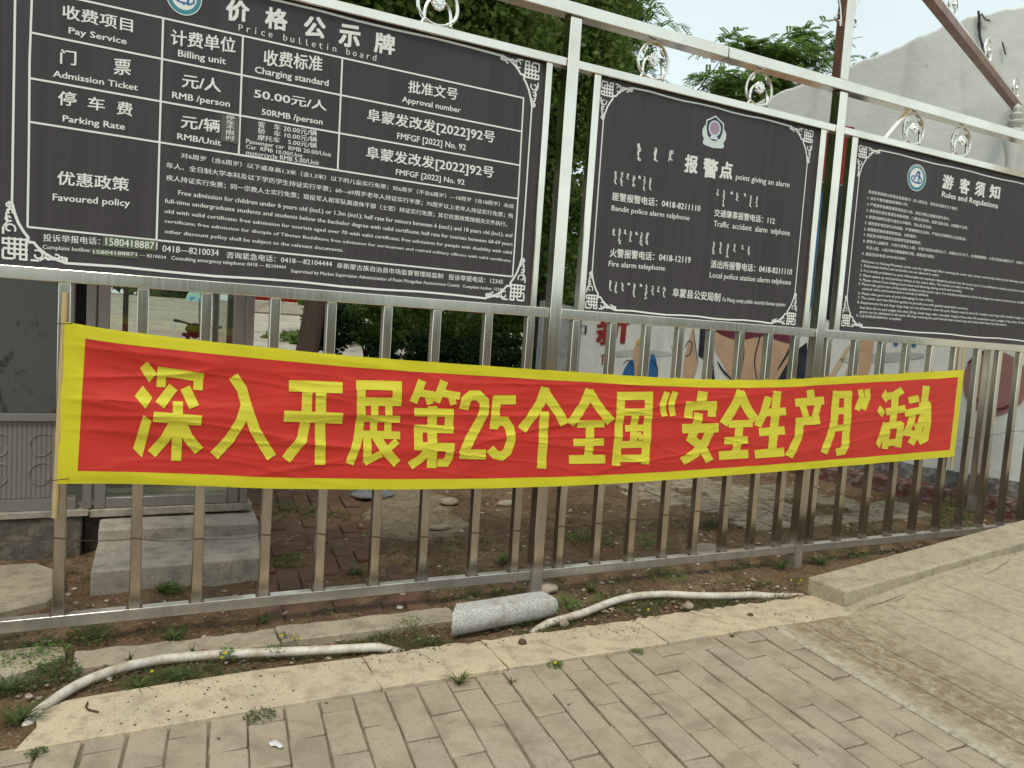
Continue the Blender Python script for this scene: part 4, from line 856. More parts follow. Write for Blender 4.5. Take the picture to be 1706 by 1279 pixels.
# police shield emblem
k = MB(); cx, cz = 2.951, 2.598; S_ = .088
def pl(l, y, mi): k.add([(cx+S_*a, y, cz+S_*b) for a, b in l], [tuple(range(len(l)))], mi)
pl([(0,1.0),(.35,.80),(.72,.62),(.76,.1),(.62,-.35),(.3,-.62),(0,-.70),(-.3,-.62),(-.62,-.35),(-.76,.1),(-.72,.62),(-.35,.80)], YT-.0004, 1)
pl([(0,.92),(.33,.73),(.65,.56),(.68,.1),(.55,-.32),(.27,-.55),(0,-.62),(-.27,-.55),(-.55,-.32),(-.68,.1),(-.65,.56),(-.33,.73)], YT-.0006, 0)
for s in (-1, 1):
    pl([(s*a, b) for a, b in [(.80,.30),(.98,.0),(.98,-.35),(.80,-.62),(.90,-.80),(.80,-.95),(.45,-1.0),(0,-1.05),(0,-.72),(.32,-.62),(.62,-.36),(.76,.05)]], YT-.0008, 2)
disc(k, cx, cz+S_*.18, S_*.50, S_*.50, YT-.0010, mi=2); disc(k, cx, cz+S_*.20, S_*.40, S_*.40, YT-.0012, mi=3)
pl([(-.28,-.30),(.28,-.30),(.34,-.50),(-.34,-.50)], YT-.0014, 2)
k.build('emblem', [NAVYP, PRINT, SILVER, MAUVE], b2, clean=False)
# vertical script words: spine, teeth and tail
k = MB(); rr = random.Random(21); yy = YT
for x, z0, z1, sc_ in SCRIPT_WORDS:
    wd = .0040*sc_; n_ = max(2, int((z1-z0)/.0085/sc_**.5)); yy = YT
    k.ribbon([(x+.002*math.sin(q*1.3), z1-(z1-z0)*q/6) for q in range(7)], wd, yy)
    for q in range(n_):
        z = z1-(z1-z0)*(q+.4)/n_; s = -1 if rr.random() < .8 else 1; yy -= .00005; L_ = rr.uniform(.006,.010)*sc_
        t_ = rr.random()
        if t_ < .45: k.ribbon([(x, z), (x+s*L_, z+.004*sc_)], wd*.8, yy)
        elif t_ < .8: k.ribbon([(x, z+.006*sc_), (x+s*L_*.9, z+.004*sc_), (x+s*L_*.8, z-.005*sc_), (x, z-.006*sc_)], wd*.7, yy)
        else: k.ribbon([(x, z), (x+s*L_, z-.006*sc_), (x+s*L_*.6, z-.011*sc_)], wd*.7, yy)
    yy -= .0001
    k.ribbon([(x, z0+.006), (x+.006*sc_, z0), (x+.010*sc_, z0+.003)], wd*.8, yy); k.ribbon([(x-.008*sc_, z1-.002), (x, z1+.001)], wd*.8, yy-.0001)
k.build('script_lettering', PRINT, b2, clean=False)

# ================================================================== the red banner
BT = [(-.300,1.331),(-.223,1.326),(-.071,1.307),(.081,1.291),(.432,1.268),(.738,1.248),(1.072,1.233),(1.435,1.222),(1.741,1.213),(2.273,1.199),(2.673,1.190),(3.109,1.189),(3.585,1.203),(4.105,1.237),(4.678,1.274),(5.33,1.320),(5.5,1.33)]
BB = [(-.300,.686),(-.242,.684),(.098,.671),(.455,.643),(1.106,.611),(1.787,.594),(2.327,.594),(3.174,.614),(4.189,.649),(5.309,.692),(5.5,.70)]
def spl(P, x):
    for i_ in range(len(P)-1):
        if x <= P[i_+1][0] or i_ == len(P)-2:
            x0, y0 = P[i_]; x1, y1 = P[i_+1]; h = x1-x0
            mm = lambda j: 0.5*((P[min(j+1,len(P)-1)][1]-P[j][1])/max(1e-6,P[min(j+1,len(P)-1)][0]-P[j][0] or 1)+(P[j][1]-P[max(j-1,0)][1])/max(1e-6,P[j][0]-P[max(j-1,0)][0] or 1)) if 0 < j < len(P)-1 else (y1-y0)/h
            t = (x-x0)/h; m0, m1 = mm(i_)*h, mm(i_+1)*h
            return (2*t**3-3*t*t+1)*y0+(t**3-2*t*t+t)*m0+(-2*t**3+3*t*t)*y1+(t**3-t*t)*m1
def bx_l(t): return -.243+.020*t
def bx_r(t): return 5.352+.003*t
def cloth_p(s, t):
    x = bx_l(t)+(bx_r(t)-bx_l(t))*s
    zb, zt = spl(BB, x), spl(BT, x)
    X = x; L0 = X+.24
    # folds fan out from the tied left corners, long creases along the middle
    up = t*(1-t)*4
    ed_ = min(1, L0/.16)*min(1, (5.60-L0)/.12)*(1-.58*max(0, min(1, (X-.6)/4.2))); up = up**.6*ed_
    def rid(q, w_): return max(0.0, 1-abs(q)/w_)**2
    y = .010*math.exp(-L0/.5)*math.sin(13*t+L0*5.0)*up
    y += .012*up*mnoise.noise(Vector((X*.7+t*.9, t*5.0-X*.6, 3.1)))
    y += .0035*up*mnoise.noise(Vector((X*1.3-t*.6, t*9+X*.7, 7.7)))
    y += .0085*up*rid(mnoise.noise(Vector((X*.9, t*5.0-X*.6, 1.3))), .24)
    y += .0055*up*rid(mnoise.noise(Vector((X*1.3+4, t*7.0+X*.5, 2.3))), .20)
    y += .0022*up*rid(mnoise.noise(Vector((X*2.2, t*9.0-X*1.4, 12.3))), .12)
    y += .0012*up*mnoise.noise(Vector((X*5.0, t*18, 5.5)))
    e2 = math.exp(-(5.6-L0)/.5); y += .007*e2*math.sin(15*t+2-L0*5)*up
    y = max(y, -.020)
    z = zb+(zt-zb)*t+.002*mnoise.noise(Vector((X*4, t*3, 9)))
    return Vector((x, -.030-y, z))
SB, TB0, TB1 = .0135, .082, .918
def lin(a, b, n): return [a+(b-a)*i_/n for i_ in range(n+1)]
svals = lin(0, SB, 5)[:-1]+lin(SB, 1-.0105, 620)[:-1]+lin(1-.0105, 1, 5)
tvals = lin(0, TB0, 6)[:-1]+lin(TB0, TB1, 84)[:-1]+lin(TB1, 1, 6)
banner = empty('banner', (-.24, -.03, .55), 'long red cloth banner with yellow edging and large yellow characters, tied to the fence', 'banner')
red, yel = MB(), MB()
grid = [[cloth_p(s, t) for s in svals] for t in tvals]
def gridmesh(k, sel, dy=0):
    idx = {}
    for j in range(len(tvals)-1):
        for i_ in range(len(svals)-1):
            if not sel((svals[i_]+svals[i_+1])/2, (tvals[j]+tvals[j+1])/2): continue
            f = []
            for (jj, ii) in ((j,i_),(j,i_+1),(j+1,i_+1),(j+1,i_)):
                if (jj, ii) not in idx: idx[(jj, ii)] = len(k.v); p = grid[jj][ii]; k.v.append((p.x, p.y+dy, p.z))
                f.append(idx[(jj, ii)])
            k.f.append(tuple(f)); k.m.append(0)
inner = lambda s, t: SB < s < 1-.0105 and TB0 < t < TB1
gridmesh(red, inner); gridmesh(yel, lambda s, t: not inner(s, t), -.0012)
# hem thickness of the edging: a folded return behind it
red.build('cloth', RED, banner, smooth=True, clean=False)
yel.build('edging', YEL, banner, smooth=True, clean=False)
# the big characters follow the cloth
def cloth_at(x, z):
    zb, zt = spl(BB, x), spl(BT, x); t = max(.0, min(1, (z-zb)/(zt-zb))); s = (x-bx_l(t))/(bx_r(t)-bx_l(t)); return cloth_p(s, t).y
lt = bmesh.new()
for k_, P in enumerate(BANNER_STROKES):
    vs = [lt.verts.new((x, -.00012*(k_ % 16), z)) for x, z in P]; n_ = len(P)
    if n_ == 7: lt.faces.new(vs)
    else:
        for q in range(n_//2-1): lt.faces.new((vs[q], vs[q+1], vs[n_-2-q], vs[n_-1-q]))
bmesh.ops.triangulate(lt, faces=lt.faces)
for _ in range(5):
    ed = [e for e in lt.edges if e.calc_length() > .016]
    if not ed: break
    bmesh.ops.subdivide_edges(lt, edges=ed, cuts=1)
    bmesh.ops.triangulate(lt, faces=[f for f in lt.faces if len(f.verts) > 3])
for vtx in lt.verts: vtx.co.y += cloth_at(vtx.co.x, vtx.co.z)-.0024
bmesh.ops.recalc_face_normals(lt, faces=lt.faces)
me = bpy.data.meshes.new('banner_lettering'); lt.to_mesh(me); lt.free(); me.materials.append(YELP)
link('lettering', me, banner)
# bamboo sticks in the sleeves
def bamboo(p0, p1, r):
    k = MB(); P = []; rr_ = []
    n_ = 22
    for i_ in range(n_+1):
        P.append(Vector(p0).lerp(Vector(p1), i_/n_)); rr_.append(r*(1.16 if i_ % 6 == 2 else 1.0))
    k.tube(P, rr_, 10); k.build('bamboo_stick', BAMBOO, banner, smooth=True)
bamboo((-.222,-.022,1.440), (-.243,-.022,.545), .0105)
bamboo((5.345,-.020,1.475), (5.350,-.020,.60), .0085)
for z in (1.315, .70):
    k = MB(); k.tube([(-.27,-.045,z),(-.24,-.050,z+.003),(-.20,-.045,z+.006),(-.19,.0,z+.004)], .0018, 5); k.build('tie_wire', WIRE, banner)
GLY = {c_: glyphs(c_) for c_ in '新教闻'}
bpy.data.objects.remove(_fo)
# ================================================================== things on the ground
def pipe(pts, r, lab):
    P = [atZ(u, v, .018) for u, v in pts]; Q = []
    for i_ in range(len(P)-1):
        p0, p1, p2, p3 = P[max(i_-1,0)], P[i_], P[i_+1], P[min(i_+2,len(P)-1)]
        for t in [q/6 for q in range(6)]:
            Q.append(.5*((2*p1)+(p2-p0)*t+(2*p0-5*p1+4*p2-p3)*t*t+(3*p1-p0-3*p2+p3)*t**3))
    Q.append(P[-1])
    n_ = len(Q)
    for i_, p in enumerate(Q):
        s = i_/(n_-1); p.z = r-.013+.006*math.sin(math.pi*s)-max(0, .07-s)*.5-max(0, s-.86)*.40
    k = MB(); k.tube(Q, r, 16); return tag(k.build('plastic_pipe', PVC, smooth=True), lab, 'pipe', 'white plastic pipes along the kerb')
pipe([(38,1200),(78,1170),(130,1137),(200,1110),(270,1096),(350,1089),(430,1085),(520,1081),(590,1077),(650,1073),(690,1071)], .0190, 'white plastic pipe curving along the kerb, left of the granite stub')
pipe([(885,1042),(930,1030),(975,1017),(1020,1000),(1060,991),(1110,988),(1160,990),(1210,990),(1270,986),(1345,976)], .0190, 'white plastic pipe lying in the soil, right of the granite stub')
# fallen granite bollard piece: flat-topped half-round stone
L0, L1 = atZ(757, 1037, .05), atZ(922, 1008, .05)
ax = (L1-L0); ax.z = 0; ln = ax.length; ax.normalize(); sd_ = Vector((-ax.y, ax.x, 0))
k = MB(); prof = []
for q in range(18):
    a = R(128)+R(284)*q/17; prof.append((.071*math.cos(a), .071*math.sin(a)))
secs = [(0,1,.0),(.16,1,.0),(.30,.99,0),(.62,.97,0),(.80,.95,0),(.90,.90,0),(.96,.80,.004),(1.0,.55,.010)]
vs = []
for i_s, (t, s, dz) in enumerate(secs):
    for a, b in prof:
        p = L0+ax*(ln*t+.012*mnoise.noise(Vector((a*30, b*30, t)))*(t in (0,))+(.75*a if i_s == 0 else 0)) + sd_*a*s + Vector((0,0,b*s-dz)); p.z = .064+b*s-dz; vs.append(p+Vector((mnoise.noise(p*38), mnoise.noise(p*38+Vector((5,0,0))), mnoise.noise(p*38+Vector((0,7,0)))))*.0035)
n = len(prof)
k.add(vs, [(i_*n+j, i_*n+(j+1) % n, (i_+1)*n+(j+1) % n, (i_+1)*n+j) for i_ in range(len(secs)-1) for j in range(n)]+[tuple(range(n))[::-1], tuple((len(secs)-1)*n+j for j in range(n))])
tag(k.build('granite_bollard', GRANITE, smooth=True), 'broken speckled grey granite stub lying on its side between the two pipes', 'bollard')

# stones with a place of their own
def stone(u, v, sx, sy, sz, mm, lab, seed, z=.0):
    p = atZ(u, v, z); bm = bmesh.new(); bmesh.ops.create_icosphere(bm, subdivisions=3, radius=1)
    for q in bm.verts:
        c = q.co.copy(); f = 1+.22*mnoise.noise(c*1.6+Vector((seed,0,0)))+.08*mnoise.noise(c*5+Vector((0,seed,0)))
        q.co = Vector((c.x*sx*f, c.y*sy*f, c.z*sz*f))+Vector((p.x, p.y, p.z+sz*.45))
    me = bpy.data.meshes.new('stone'); bm.to_mesh(me); bm.free(); me.materials.append(mm); me.polygons.foreach_set('use_smooth', [True]*len(me.polygons))
    return tag(link('stone', me), lab, 'stone')
PALE = stonem('pale_field_stone', (.40,.33,.25), (.34,.28,.21), (.27,.22,.16), 5, 60, .4); GREYS = stonem('blue_grey_stone', (.20,.20,.20), (.16,.165,.165), (.26,.25,.23), 5, 50, .4)
stone(905, 984, .085, .05, .03, PALE, 'flat pale stone at the foot of the middle fence post', 1)
stone(620, 826, .16, .13, .035, GREYS, 'flat blue-grey stone behind the fence, under the banner middle', 2)
stone(748, 838, .08, .06, .028, PALE, 'pale round stone on bare soil, left of another further along', 3)
stone(845, 841, .09, .05, .025, PALE, 'long pale stone on bare soil near the middle post', 4)
stone(1178, 922, .12, .09, .045, stonem('pinkish_stone', (.40,.30,.235), (.36,.27,.21), (.30,.23,.17), 4, 60, .3), 'rounded pinkish stone behind the bottom rail on the right', 5)
stone(735, 880, .09, .035, .018, PALE, 'thin pale flake of stone on soil behind the fence', 6)
stone(940, 1042, .022, .020, .02, PALE, 'small round cream pebble beside the end of the right pipe', 7)
stone(1147, 1012, .028, .025, .02, PALE, 'small brown-white stone below the right pipe on the soil', 8)
stone(870, 1072, .02, .016, .016, CRUMB, 'dark clod of soil near the kerb edge', 9, .012)
stone(1250, 1026, .016, .014, .012, CRUMB, 'tiny dark clod on the pale kerb near the ledge', 10, .012)
stone(340, 1090, .030, .022, .014, stonem('brick_bit', (.32,.14,.10), (.26,.12,.09), (.35,.22,.17), 9, 60, .4), 'reddish brick fragment against the left pipe', 11)

# loose stuff: pebbles, clods, straw
def scatter(n_, area, rmin, rmax, name, mm, seed, zfun=None, flat=.55):
    k = MB(); rr = random.Random(seed)
    for _ in range(n_):
        x, y = area(rr); z = (zfun or (lambda a, b: hgt(a, b)-.012))(x, y); r_ = rmin+(rmax-rmin)*rr.random()**3
        vs = []
        for (a, b, c) in ((1,0,0),(.3,.95,0),(-.8,.6,0),(-.8,-.6,0),(.3,-.95,0),(.1,.1,1),(0,0,-.8)):
            vs.append((x+a*r_*rr.uniform(.7,1.3), y+b*r_*rr.uniform(.7,1.3), z+c*r_*flat*rr.uniform(.7,1.2)+r_*.15))
        k.add(vs, [(0,1,5),(1,2,5),(2,3,5),(3,4,5),(4,0,5),(1,0,6),(2,1,6),(3,2,6),(4,3,6),(0,4,6)])
    return tag(k.build(name, mm, clean=False, smooth=True), kind='stuff')
def a_front(rr): return rr.uniform(-1.2, 3.5), rr.triangular(-.50, .05, -.30)
def a_back(rr): return rr.uniform(-1.0, 7.0), .05+3.2*rr.random()**1.4
scatter(900, a_front, .003, .016, 'gravel', PEB, 31); scatter(1700, a_back, .004, .022, 'gravel', PEB, 32)
scatter(1400, a_front, .003, .012, 'soil_crumbs', CRUMB, 33); scatter(1500, a_back, .004, .018, 'soil_crumbs', CRUMB, 34)
def a_kerb(rr):
    c = rr.choice([(.35,-.62,.10,.07),(.95,-.52,.25,.04),(1.05,-.55,.12,.06),(2.0,-.55,.16,.05),(2.15,-.58,.10,.05),(2.75,-.58,.18,.05),(1.75,-.50,.3,.02),(.1,-.66,.4,.08),(3.2,-.6,.2,.08)])
    return rr.gauss(c[0], c[2]), max(-.76, min(-.47, rr.gauss(c[1], c[3])))
scatter(620, a_kerb, .0014, .0062, 'soil_crumbs', CRUMB, 35, lambda a, b: .012, .7)
def a_pav(rr): return rr.uniform(-.4, 2.9), rr.uniform(-2.0, -.78)
scatter(70, a_pav, .0015, .006, 'soil_crumbs', CRUMB, 36, lambda a, b: .003, .6)
def blades(k, x, y, z, n_, h, spread, rr, wd=.0035, droop=.6):
    for _ in range(n_):
        a = rr.uniform(0, 6.283); r0 = spread*.25*rr.random(); hh = h*rr.uniform(.5, 1.1); out = spread*rr.uniform(.3, 1.1)
        ca, sa = math.cos(a), math.sin(a); vs = []
        for q in range(4):
            t = q/3; rad = r0+out*t**1.4; zz = z+hh*(t-droop*.55*t**2.4); ww = wd*(1-.85*t)
            vs += [(x+ca*rad-sa*ww, y+sa*rad+ca*ww, zz), (x+ca*rad+sa*ww, y+sa*rad-ca*ww, zz)]
        k.add(vs, [(0,1,3,2),(2,3,5,4),(4,5,7,6)])
def leaves(k, x, y, z, n_, h, spread, rr, ls=.012, m=0):
    for _ in range(n_):
        a = rr.uniform(0, 6.283); rad = spread*rr.random()**.6; px_, py_, pz_ = x+rad*math.cos(a), y+rad*math.sin(a), z+h*rr.random()*(1-.5*rad/spread)
        b = rr.uniform(0, 6.283); l = ls*rr.uniform(.6, 1.3); ww = l*.42; tl = rr.uniform(-.4, .5)
        d1 = Vector((math.cos(b), math.sin(b), tl)); d2 = Vector((-math.sin(b), math.cos(b), rr.uniform(-.3,.3))); c = Vector((px_, py_, pz_))
        k.add([c-d1*l*.5, c+d2*ww*.5+Vector((0,0,.15*l)), c+d1*l*.5, c-d2*ww*.5+Vector((0,0,.15*l))], [(0,1,2),(0,2,3)], m)
def tuft(u, v, n_, h, sp, lab, seed, z=0.0, mm=None, wd=.0035, droop=.6):
    p = atZ(u, v, z); k = MB(); rr = random.Random(seed); blades(k, p.x, p.y, z, int(n_*1.3), h*1.0, sp*1.1, rr, wd, droop)
    return tag(k.build('grass_tuft', mm or GRASSM, clean=False), lab, 'grass tuft')
def weed(u, v, n_, h, sp, lab, seed, z=0.0, fl=(), mm=None, ls=.013):
    p = atZ(u, v, z); root = empty('weed', p, lab, 'weed'); rr = random.Random(seed)
    k = MB(); leaves(k, p.x, p.y, z, int(n_*1.3), h*1.05, sp*1.05, rr, ls*1.05); k.build('foliage', mm or WEED, root, clean=False)
    k = MB()
    for q in range(5):
        a = rr.uniform(0, 6.283); k.tube([(p.x, p.y, z-.01), (p.x+sp*.4*math.cos(a), p.y+sp*.4*math.sin(a), z+h*.6), (p.x+sp*.6*math.cos(a), p.y+sp*.6*math.sin(a), z+h*.95)], .0012, 4)
    k.build('stem', mm or WEED, root, clean=False)
    for (fu, fv) in fl:
        d_ = ray(fu, fv); tt = (p.y-.02-CAM.y)/d_.y; c = CAM+d_*tt; k = MB()
        for q in range(7):
            a = q*.9; e = Vector((math.cos(a), 0, math.sin(a)))*.0075; sx = Vector((-math.sin(a), 0, math.cos(a)))*.0036
            k.add([c, c+e*.6+sx, c+e+Vector((0,-.002,0)), c+e*.6-sx], [(0,1,2,3)])
        k.tube([c+Vector((0,-.003,0)), c+Vector((0,.003,0))], .003, 6)
        k.build('flower', PETAL, root, clean=False)
    return root
tuft(765, 1138, 22, .055, .055, 'green grass tuft in the joint where kerb meets pavers', 41, 0, None, .004)
weed(432, 1194, 110, .018, .055, 'flat green weed in the kerb joint above the pavers, left of the grass tuft', 42, .004, ls=.012)
weed(60, 1256, 45, .014, .030, 'small grey-green weed at the broken left end of the kerb', 43, .004)
weed(925, 1108, 60, .020, .035, 'dark little weed with a yellow flower in the kerb joint', 44, .004, [(925,1103)], LEAFM)
weed(1063, 1086, 40, .016, .030, 'low dark weed in the kerb joint without flowers', 45, .004, (), LEAFM)
tuft(1219, 1062, 7, .045, .02, 'few thin upright blades in the kerb joint near the ramp', 46, 0)
tuft(853, 1136, 10, .018, .030, 'tiny pale tuft between pavers beside the grass tuft', 47, 0)
weed(378, 1096, 75, .050, .040, 'leafy weed with yellow flowers leaning over the left pipe', 48, 0, [(375,1087),(370,1095)], LEAFM, .016)
weed(456, 1090, 70, .045, .045, 'leafy weed growing in front of the left pipe beside the flowering one', 49, 0, (), LEAFM, .015)
weed(480, 1066, 30, .040, .05, 'thin weed with pale yellow buds behind the left pipe', 50, 0, [(470,1058),(488,1062),(500,1064)])
weed(255, 1120, 16, .02, .03, 'single yellow flower in front of the left pipe', 51, 0, [(253,1118)])
tuft(290, 1062, 40, .05, .09, 'bright grass tuft on the old concrete strip edge', 52)
tuft(440, 1036, 34, .045, .07, 'grass tuft in the soil above the concrete strip, right of the bright tuft', 53)
weed(155, 1058, 110, .05, .10, 'dark green weed under the bottom rail at the left bar', 54, 0, (), LEAFM, .02)
weed(60, 1095, 150, .045, .12, 'dark green leafy patch left of the concrete strip', 55, 0, (), LEAFM, .02)
weed(90, 1125, 120, .05, .09, 'lighter green weed beside the buried left pipe end', 56, 0, (), WEED, .02)
tuft(30, 1200, 60, .06, .10, 'spreading grass at the lower left corner beside the kerb end', 57)
tuft(15, 1150, 50, .06, .09, 'yellowish grass at the left edge above the corner grass', 58, 0, WEED)
tuft(215, 1105, 12, .07, .03, 'few grass blades leaning over the left pipe', 59)
tuft(320, 1092, 8, .07, .02, 'lone grass stalk beside the left pipe', 60)
tuft(300, 1125, 60, .03, .10, 'low grass between left pipe and kerb', 61)
tuft(230, 1143, 40, .03, .08, 'low grass along the kerb edge near its broken end', 62)
tuft(270, 985, 40, .05, .06, 'grass sprouting before the concrete step', 63, 0, None)
weed(285, 985, 60, .05, .05, 'broad-leaved weed at the foot of the concrete step', 64, 0, (), LEAFM, .025)
weed(690, 1048, 110, .055, .10, 'weed clump between pipe end and granite stub', 65, 0, (), LEAFM, .014)
weed(720, 1075, 90, .04, .08, 'low weed in front of the granite stub left end', 66, 0, (), WEED, .013)
weed(830, 1040, 40, .05, .035, 'small yellow-green weed leaning on the granite stub', 67, 0, (), WEED, .016)
tuft(875, 1040, 30, .05, .06, 'grass blades in front of the granite stub right end', 68)
weed(945, 1010, 110, .055, .08, 'bright leafy weed beside the granite stub right end', 69, 0, (), LEAFM, .022)
weed(993, 1002, 50, .045, .05, 'weed with yellow flower above the right pipe start', 70, 0, [(993,1006),(1018,1019)], LEAFM)
tuft(985, 985, 34, .055, .05, 'bright upright grass tuft on bare soil above the right pipe', 71, 0, None, .005, .3)
weed(940, 1042, 90, .03, .10, 'low green weed along the right pipe start', 72, 0, (), WEED)
weed(1075, 1022, 120, .03, .10, 'green weed mat below the right pipe', 73, 0, [(1080,1015)], WEED)
weed(1105, 958, 150, .045, .14, 'dark weed patch under the bottom rail right of the middle post', 74, 0, (), LEAFM, .02)
weed(1325, 975, 70, .06, .05, 'yellow-flowered weed at the corner of the concrete ledge', 75, 0, [(1318,966),(1334,966),(1330,972)], WEED)
tuft(1365, 938, 60, .09, .14, 'tall pale grass beside the right fence post foot', 76)
tuft(1300, 945, 40, .07, .10, 'green grass left of the right fence post foot', 77)
weed(1425, 925, 60, .06, .10, 'green weed behind the ledge under the bottom rail', 78, 0, (), LEAFM, .02)
weed(1585, 880, 260, .30, .17, 'bushy bright green plant between bars behind the ledge', 79, .05, (), leafm('fresh_leaf', (.09,.15,.04), (.13,.20,.055), (.20,.25,.08)), .035)
weed(545, 860, 120, .05, .16, 'green weed in the red brick path behind the fence', 80, 0, (), LEAFM, .022)
weed(480, 935, 90, .04, .10, 'green weed at the left edge of the red brick path', 81, 0, (), LEAFM, .022)
weed(480, 850, 120, .05, .18, 'green weed at the far left of the brick path', 82, 0, (), LEAFM, .022)
tuft(590, 955, 50, .05, .10, 'grass on the brick path just behind the bottom rail', 83)
weed(975, 900, 160, .06, .16, 'green weed on bare soil behind the middle post', 84, 0, (), LEAFM, .024)
weed(1080, 905, 160, .05, .18, 'wide green weed on soil behind the bars, right of the middle post', 85, 0, (), LEAFM, .024)
tuft(1190, 875, 50, .10, .16, 'olive grass clump beside the grey paving', 86, 0, WEED)
tuft(840, 935, 60, .05, .10, 'grass just behind the bottom rail left of the middle post', 87)
tuft(1505, 820, 120, .16, .30, 'bright grass clump by the footing of the white house', 88)
weed(1440, 800, 140, .10, .40, 'dark weeds along the far foot of the white house', 89, 0, (), LEAFM, .05)
# creeping grass cover over the soil, too fine to count
k = MB(); rr = random.Random(90)
for _ in range(6500):
    x = rr.uniform(-.9, 3.5); y = -.32+.15*rr.gauss(0, 1)
    if not -.49 < y < .12 or mnoise.noise(Vector((x*2.2, y*5, 2))) < .0+.25*rr.random() or (-.16 < x < 1.46 and -.24 < y < -.06): continue
    blades(k, x, y, hgt(x, y)-.016, 3, .030, .026, rr, .0022)
for _ in range(4500):
    x, y = a_back(rr)
    if mnoise.noise(Vector((x*1.6, y*1.6, 8))) < .10: continue
    blades(k, x, y, hgt(x, y)-.014, 4, .035, .035, rr, .003)
tag(k.build('grass', GRASSM, clean=False), kind='stuff')
k = MB()
for _ in range(4200):
    x = rr.uniform(-.9, 3.5); y = rr.uniform(-.49, .1)
    if mnoise.noise(Vector((x*1.8, y*4, 5))) < -.05 or (-.16 < x < 1.46 and -.24 < y < -.06): continue
    a = rr.uniform(0, 3.14); l = rr.uniform(.008, .03); z = hgt(x, y)-.006; c, s = math.cos(a)*l, math.sin(a)*l; wq = .0012
    k.add([(x-c-s/l*wq, y-s+c/l*wq, z), (x+c-s/l*wq, y+s+c/l*wq, z+rr.uniform(0,.008)), (x+c+s/l*wq, y+s-c/l*wq, z+.002), (x-c+s/l*wq, y-s-c/l*wq, z)], [(0,1,2,3)])
tag(k.build('dry_straw', STRAW, clean=False), kind='stuff')
k = MB()
for _ in range(420):
    x = rr.uniform(-.95, 3.45); y = rr.choice((-.42, -.36, -.26, .03))+.05*rr.gauss(0, 1)
    if not -.485 < y < .14 or mnoise.noise(Vector((x*1.9, y*4, 12))) < .02 or (-.16 < x < 1.46 and -.235 < y < -.07): continue
    leaves(k, x, y, hgt(x, y)-.014, 14, .028, .038, rr, .0125)
tag(k.build('ground_cover', WEED, clean=False), kind='stuff')
m = MB(); P = [(1.45,1.25),(1.62,1.05),(1.9,1.1),(2.25,1.35),(2.2,1.75),(2.45,2.2),(2.2,2.75),(1.85,2.6),(1.7,2.1),(1.5,1.8)]; cxp, cyp = 1.9, 1.85; NR = 8
for q in range(NR+1):
    for (x, y) in [Vector(P[i_]).lerp(Vector(P[(i_+1) % 10]), t) for i_ in range(10) for t in (0, .25, .5, .75)]:
        f = q/NR; X_, Y_ = cxp+(x-cxp)*f*(1+.06*mnoise.noise(Vector((x*5, y*5, 1)))), cyp+(y-cyp)*f*(1+.06*mnoise.noise(Vector((x*5, y*5, 2))))
        m.v.append((X_, Y_, hgt(X_, Y_)-.012+.010*(1-f**3)-.004*(f == 1)))
for q in range(NR):
    for i_ in range(40): m.f.append((q*40+i_, q*40+(i_+1) % 40, (q+1)*40+(i_+1) % 40, (q+1)*40+i_)); m.m.append(0)
tag(m.build('sand_patch', stonem('pale_sandy_soil', (.27,.21,.135), (.20,.15,.09), (.13,.09,.052), 6, 60, .6), smooth=True, clean=False), kind='structure')
# a bent twig and a scrap of paper
k = MB(); P = [atZ(u, v, .017) for u, v in [(146,1170),(143,1177),(147,1182),(164,1186)]]; k.tube(P, .0035, 6); tag(k.build('twig', BARK, smooth=True), 'short bent twig lying on the pale kerb, left part', 'twig')
p = atZ(461, 1243, .004); k = MB(); rr = random.Random(5)
vs = [(p.x+dx, p.y+dy, .006+rr.uniform(0,.008)) for dx, dy in [(-.022,.02),(0,.026),(.010,.006),(.018,-.02),(.006,-.030),(-.006,-.012),(-.02,.004)]]
k.add(vs+[(p.x,p.y,.016)], [(i_, (i_+1) % 7, 7) for i_ in range(7)]); tag(k.build('paper_scrap', mat('white_paper', (.6,.6,.58), .8), clean=False), 'small crumpled white paper scrap on the pavers', 'litter')

# ================================================================== ticket booth on the left
booth = empty('ticket_booth', (-1.0, 1.3, 0), 'grey aluminium ticket booth with glazed door behind the fence at left', 'booth')
YB = 1.30
def part(name, mm, boxes, parent=booth, bev=.003):
    k = MB()
    for b in boxes: k.box(*b)
    return k.build(name, mm, parent, bevel=bev, smooth=True)
part('plinth', PLINTH, [(-3.2,-.20,YB-.02,3.4,-.05,.215),(-.199,.72,YB+.08,3.4,-.05,.19)], bev=.01)
part('sill', STEPM, [(-3.2,-.17,YB-.035,YB+.12,.2155,.250),(-.169,.70,YB-.01,YB+.12,.200,.244)], bev=.004)
wl = part('wall', BOOTHP, [(-3.2,-.302,YB+.02,YB+.07,.785,2.62)])
part('wall_panel', SCREEN, [(-3.2,-.335,YB+.015,YB+.06,.315,.740)])
part('frame_rail', ALU, [(-3.2,-.302,YB-.005,YB+.08,.7405,.7845),(-3.2,-.325,YB-.004,YB+.08,.2505,.3145),(-.312,-.235,YB-.006,YB+.08,.2505,.3145)])
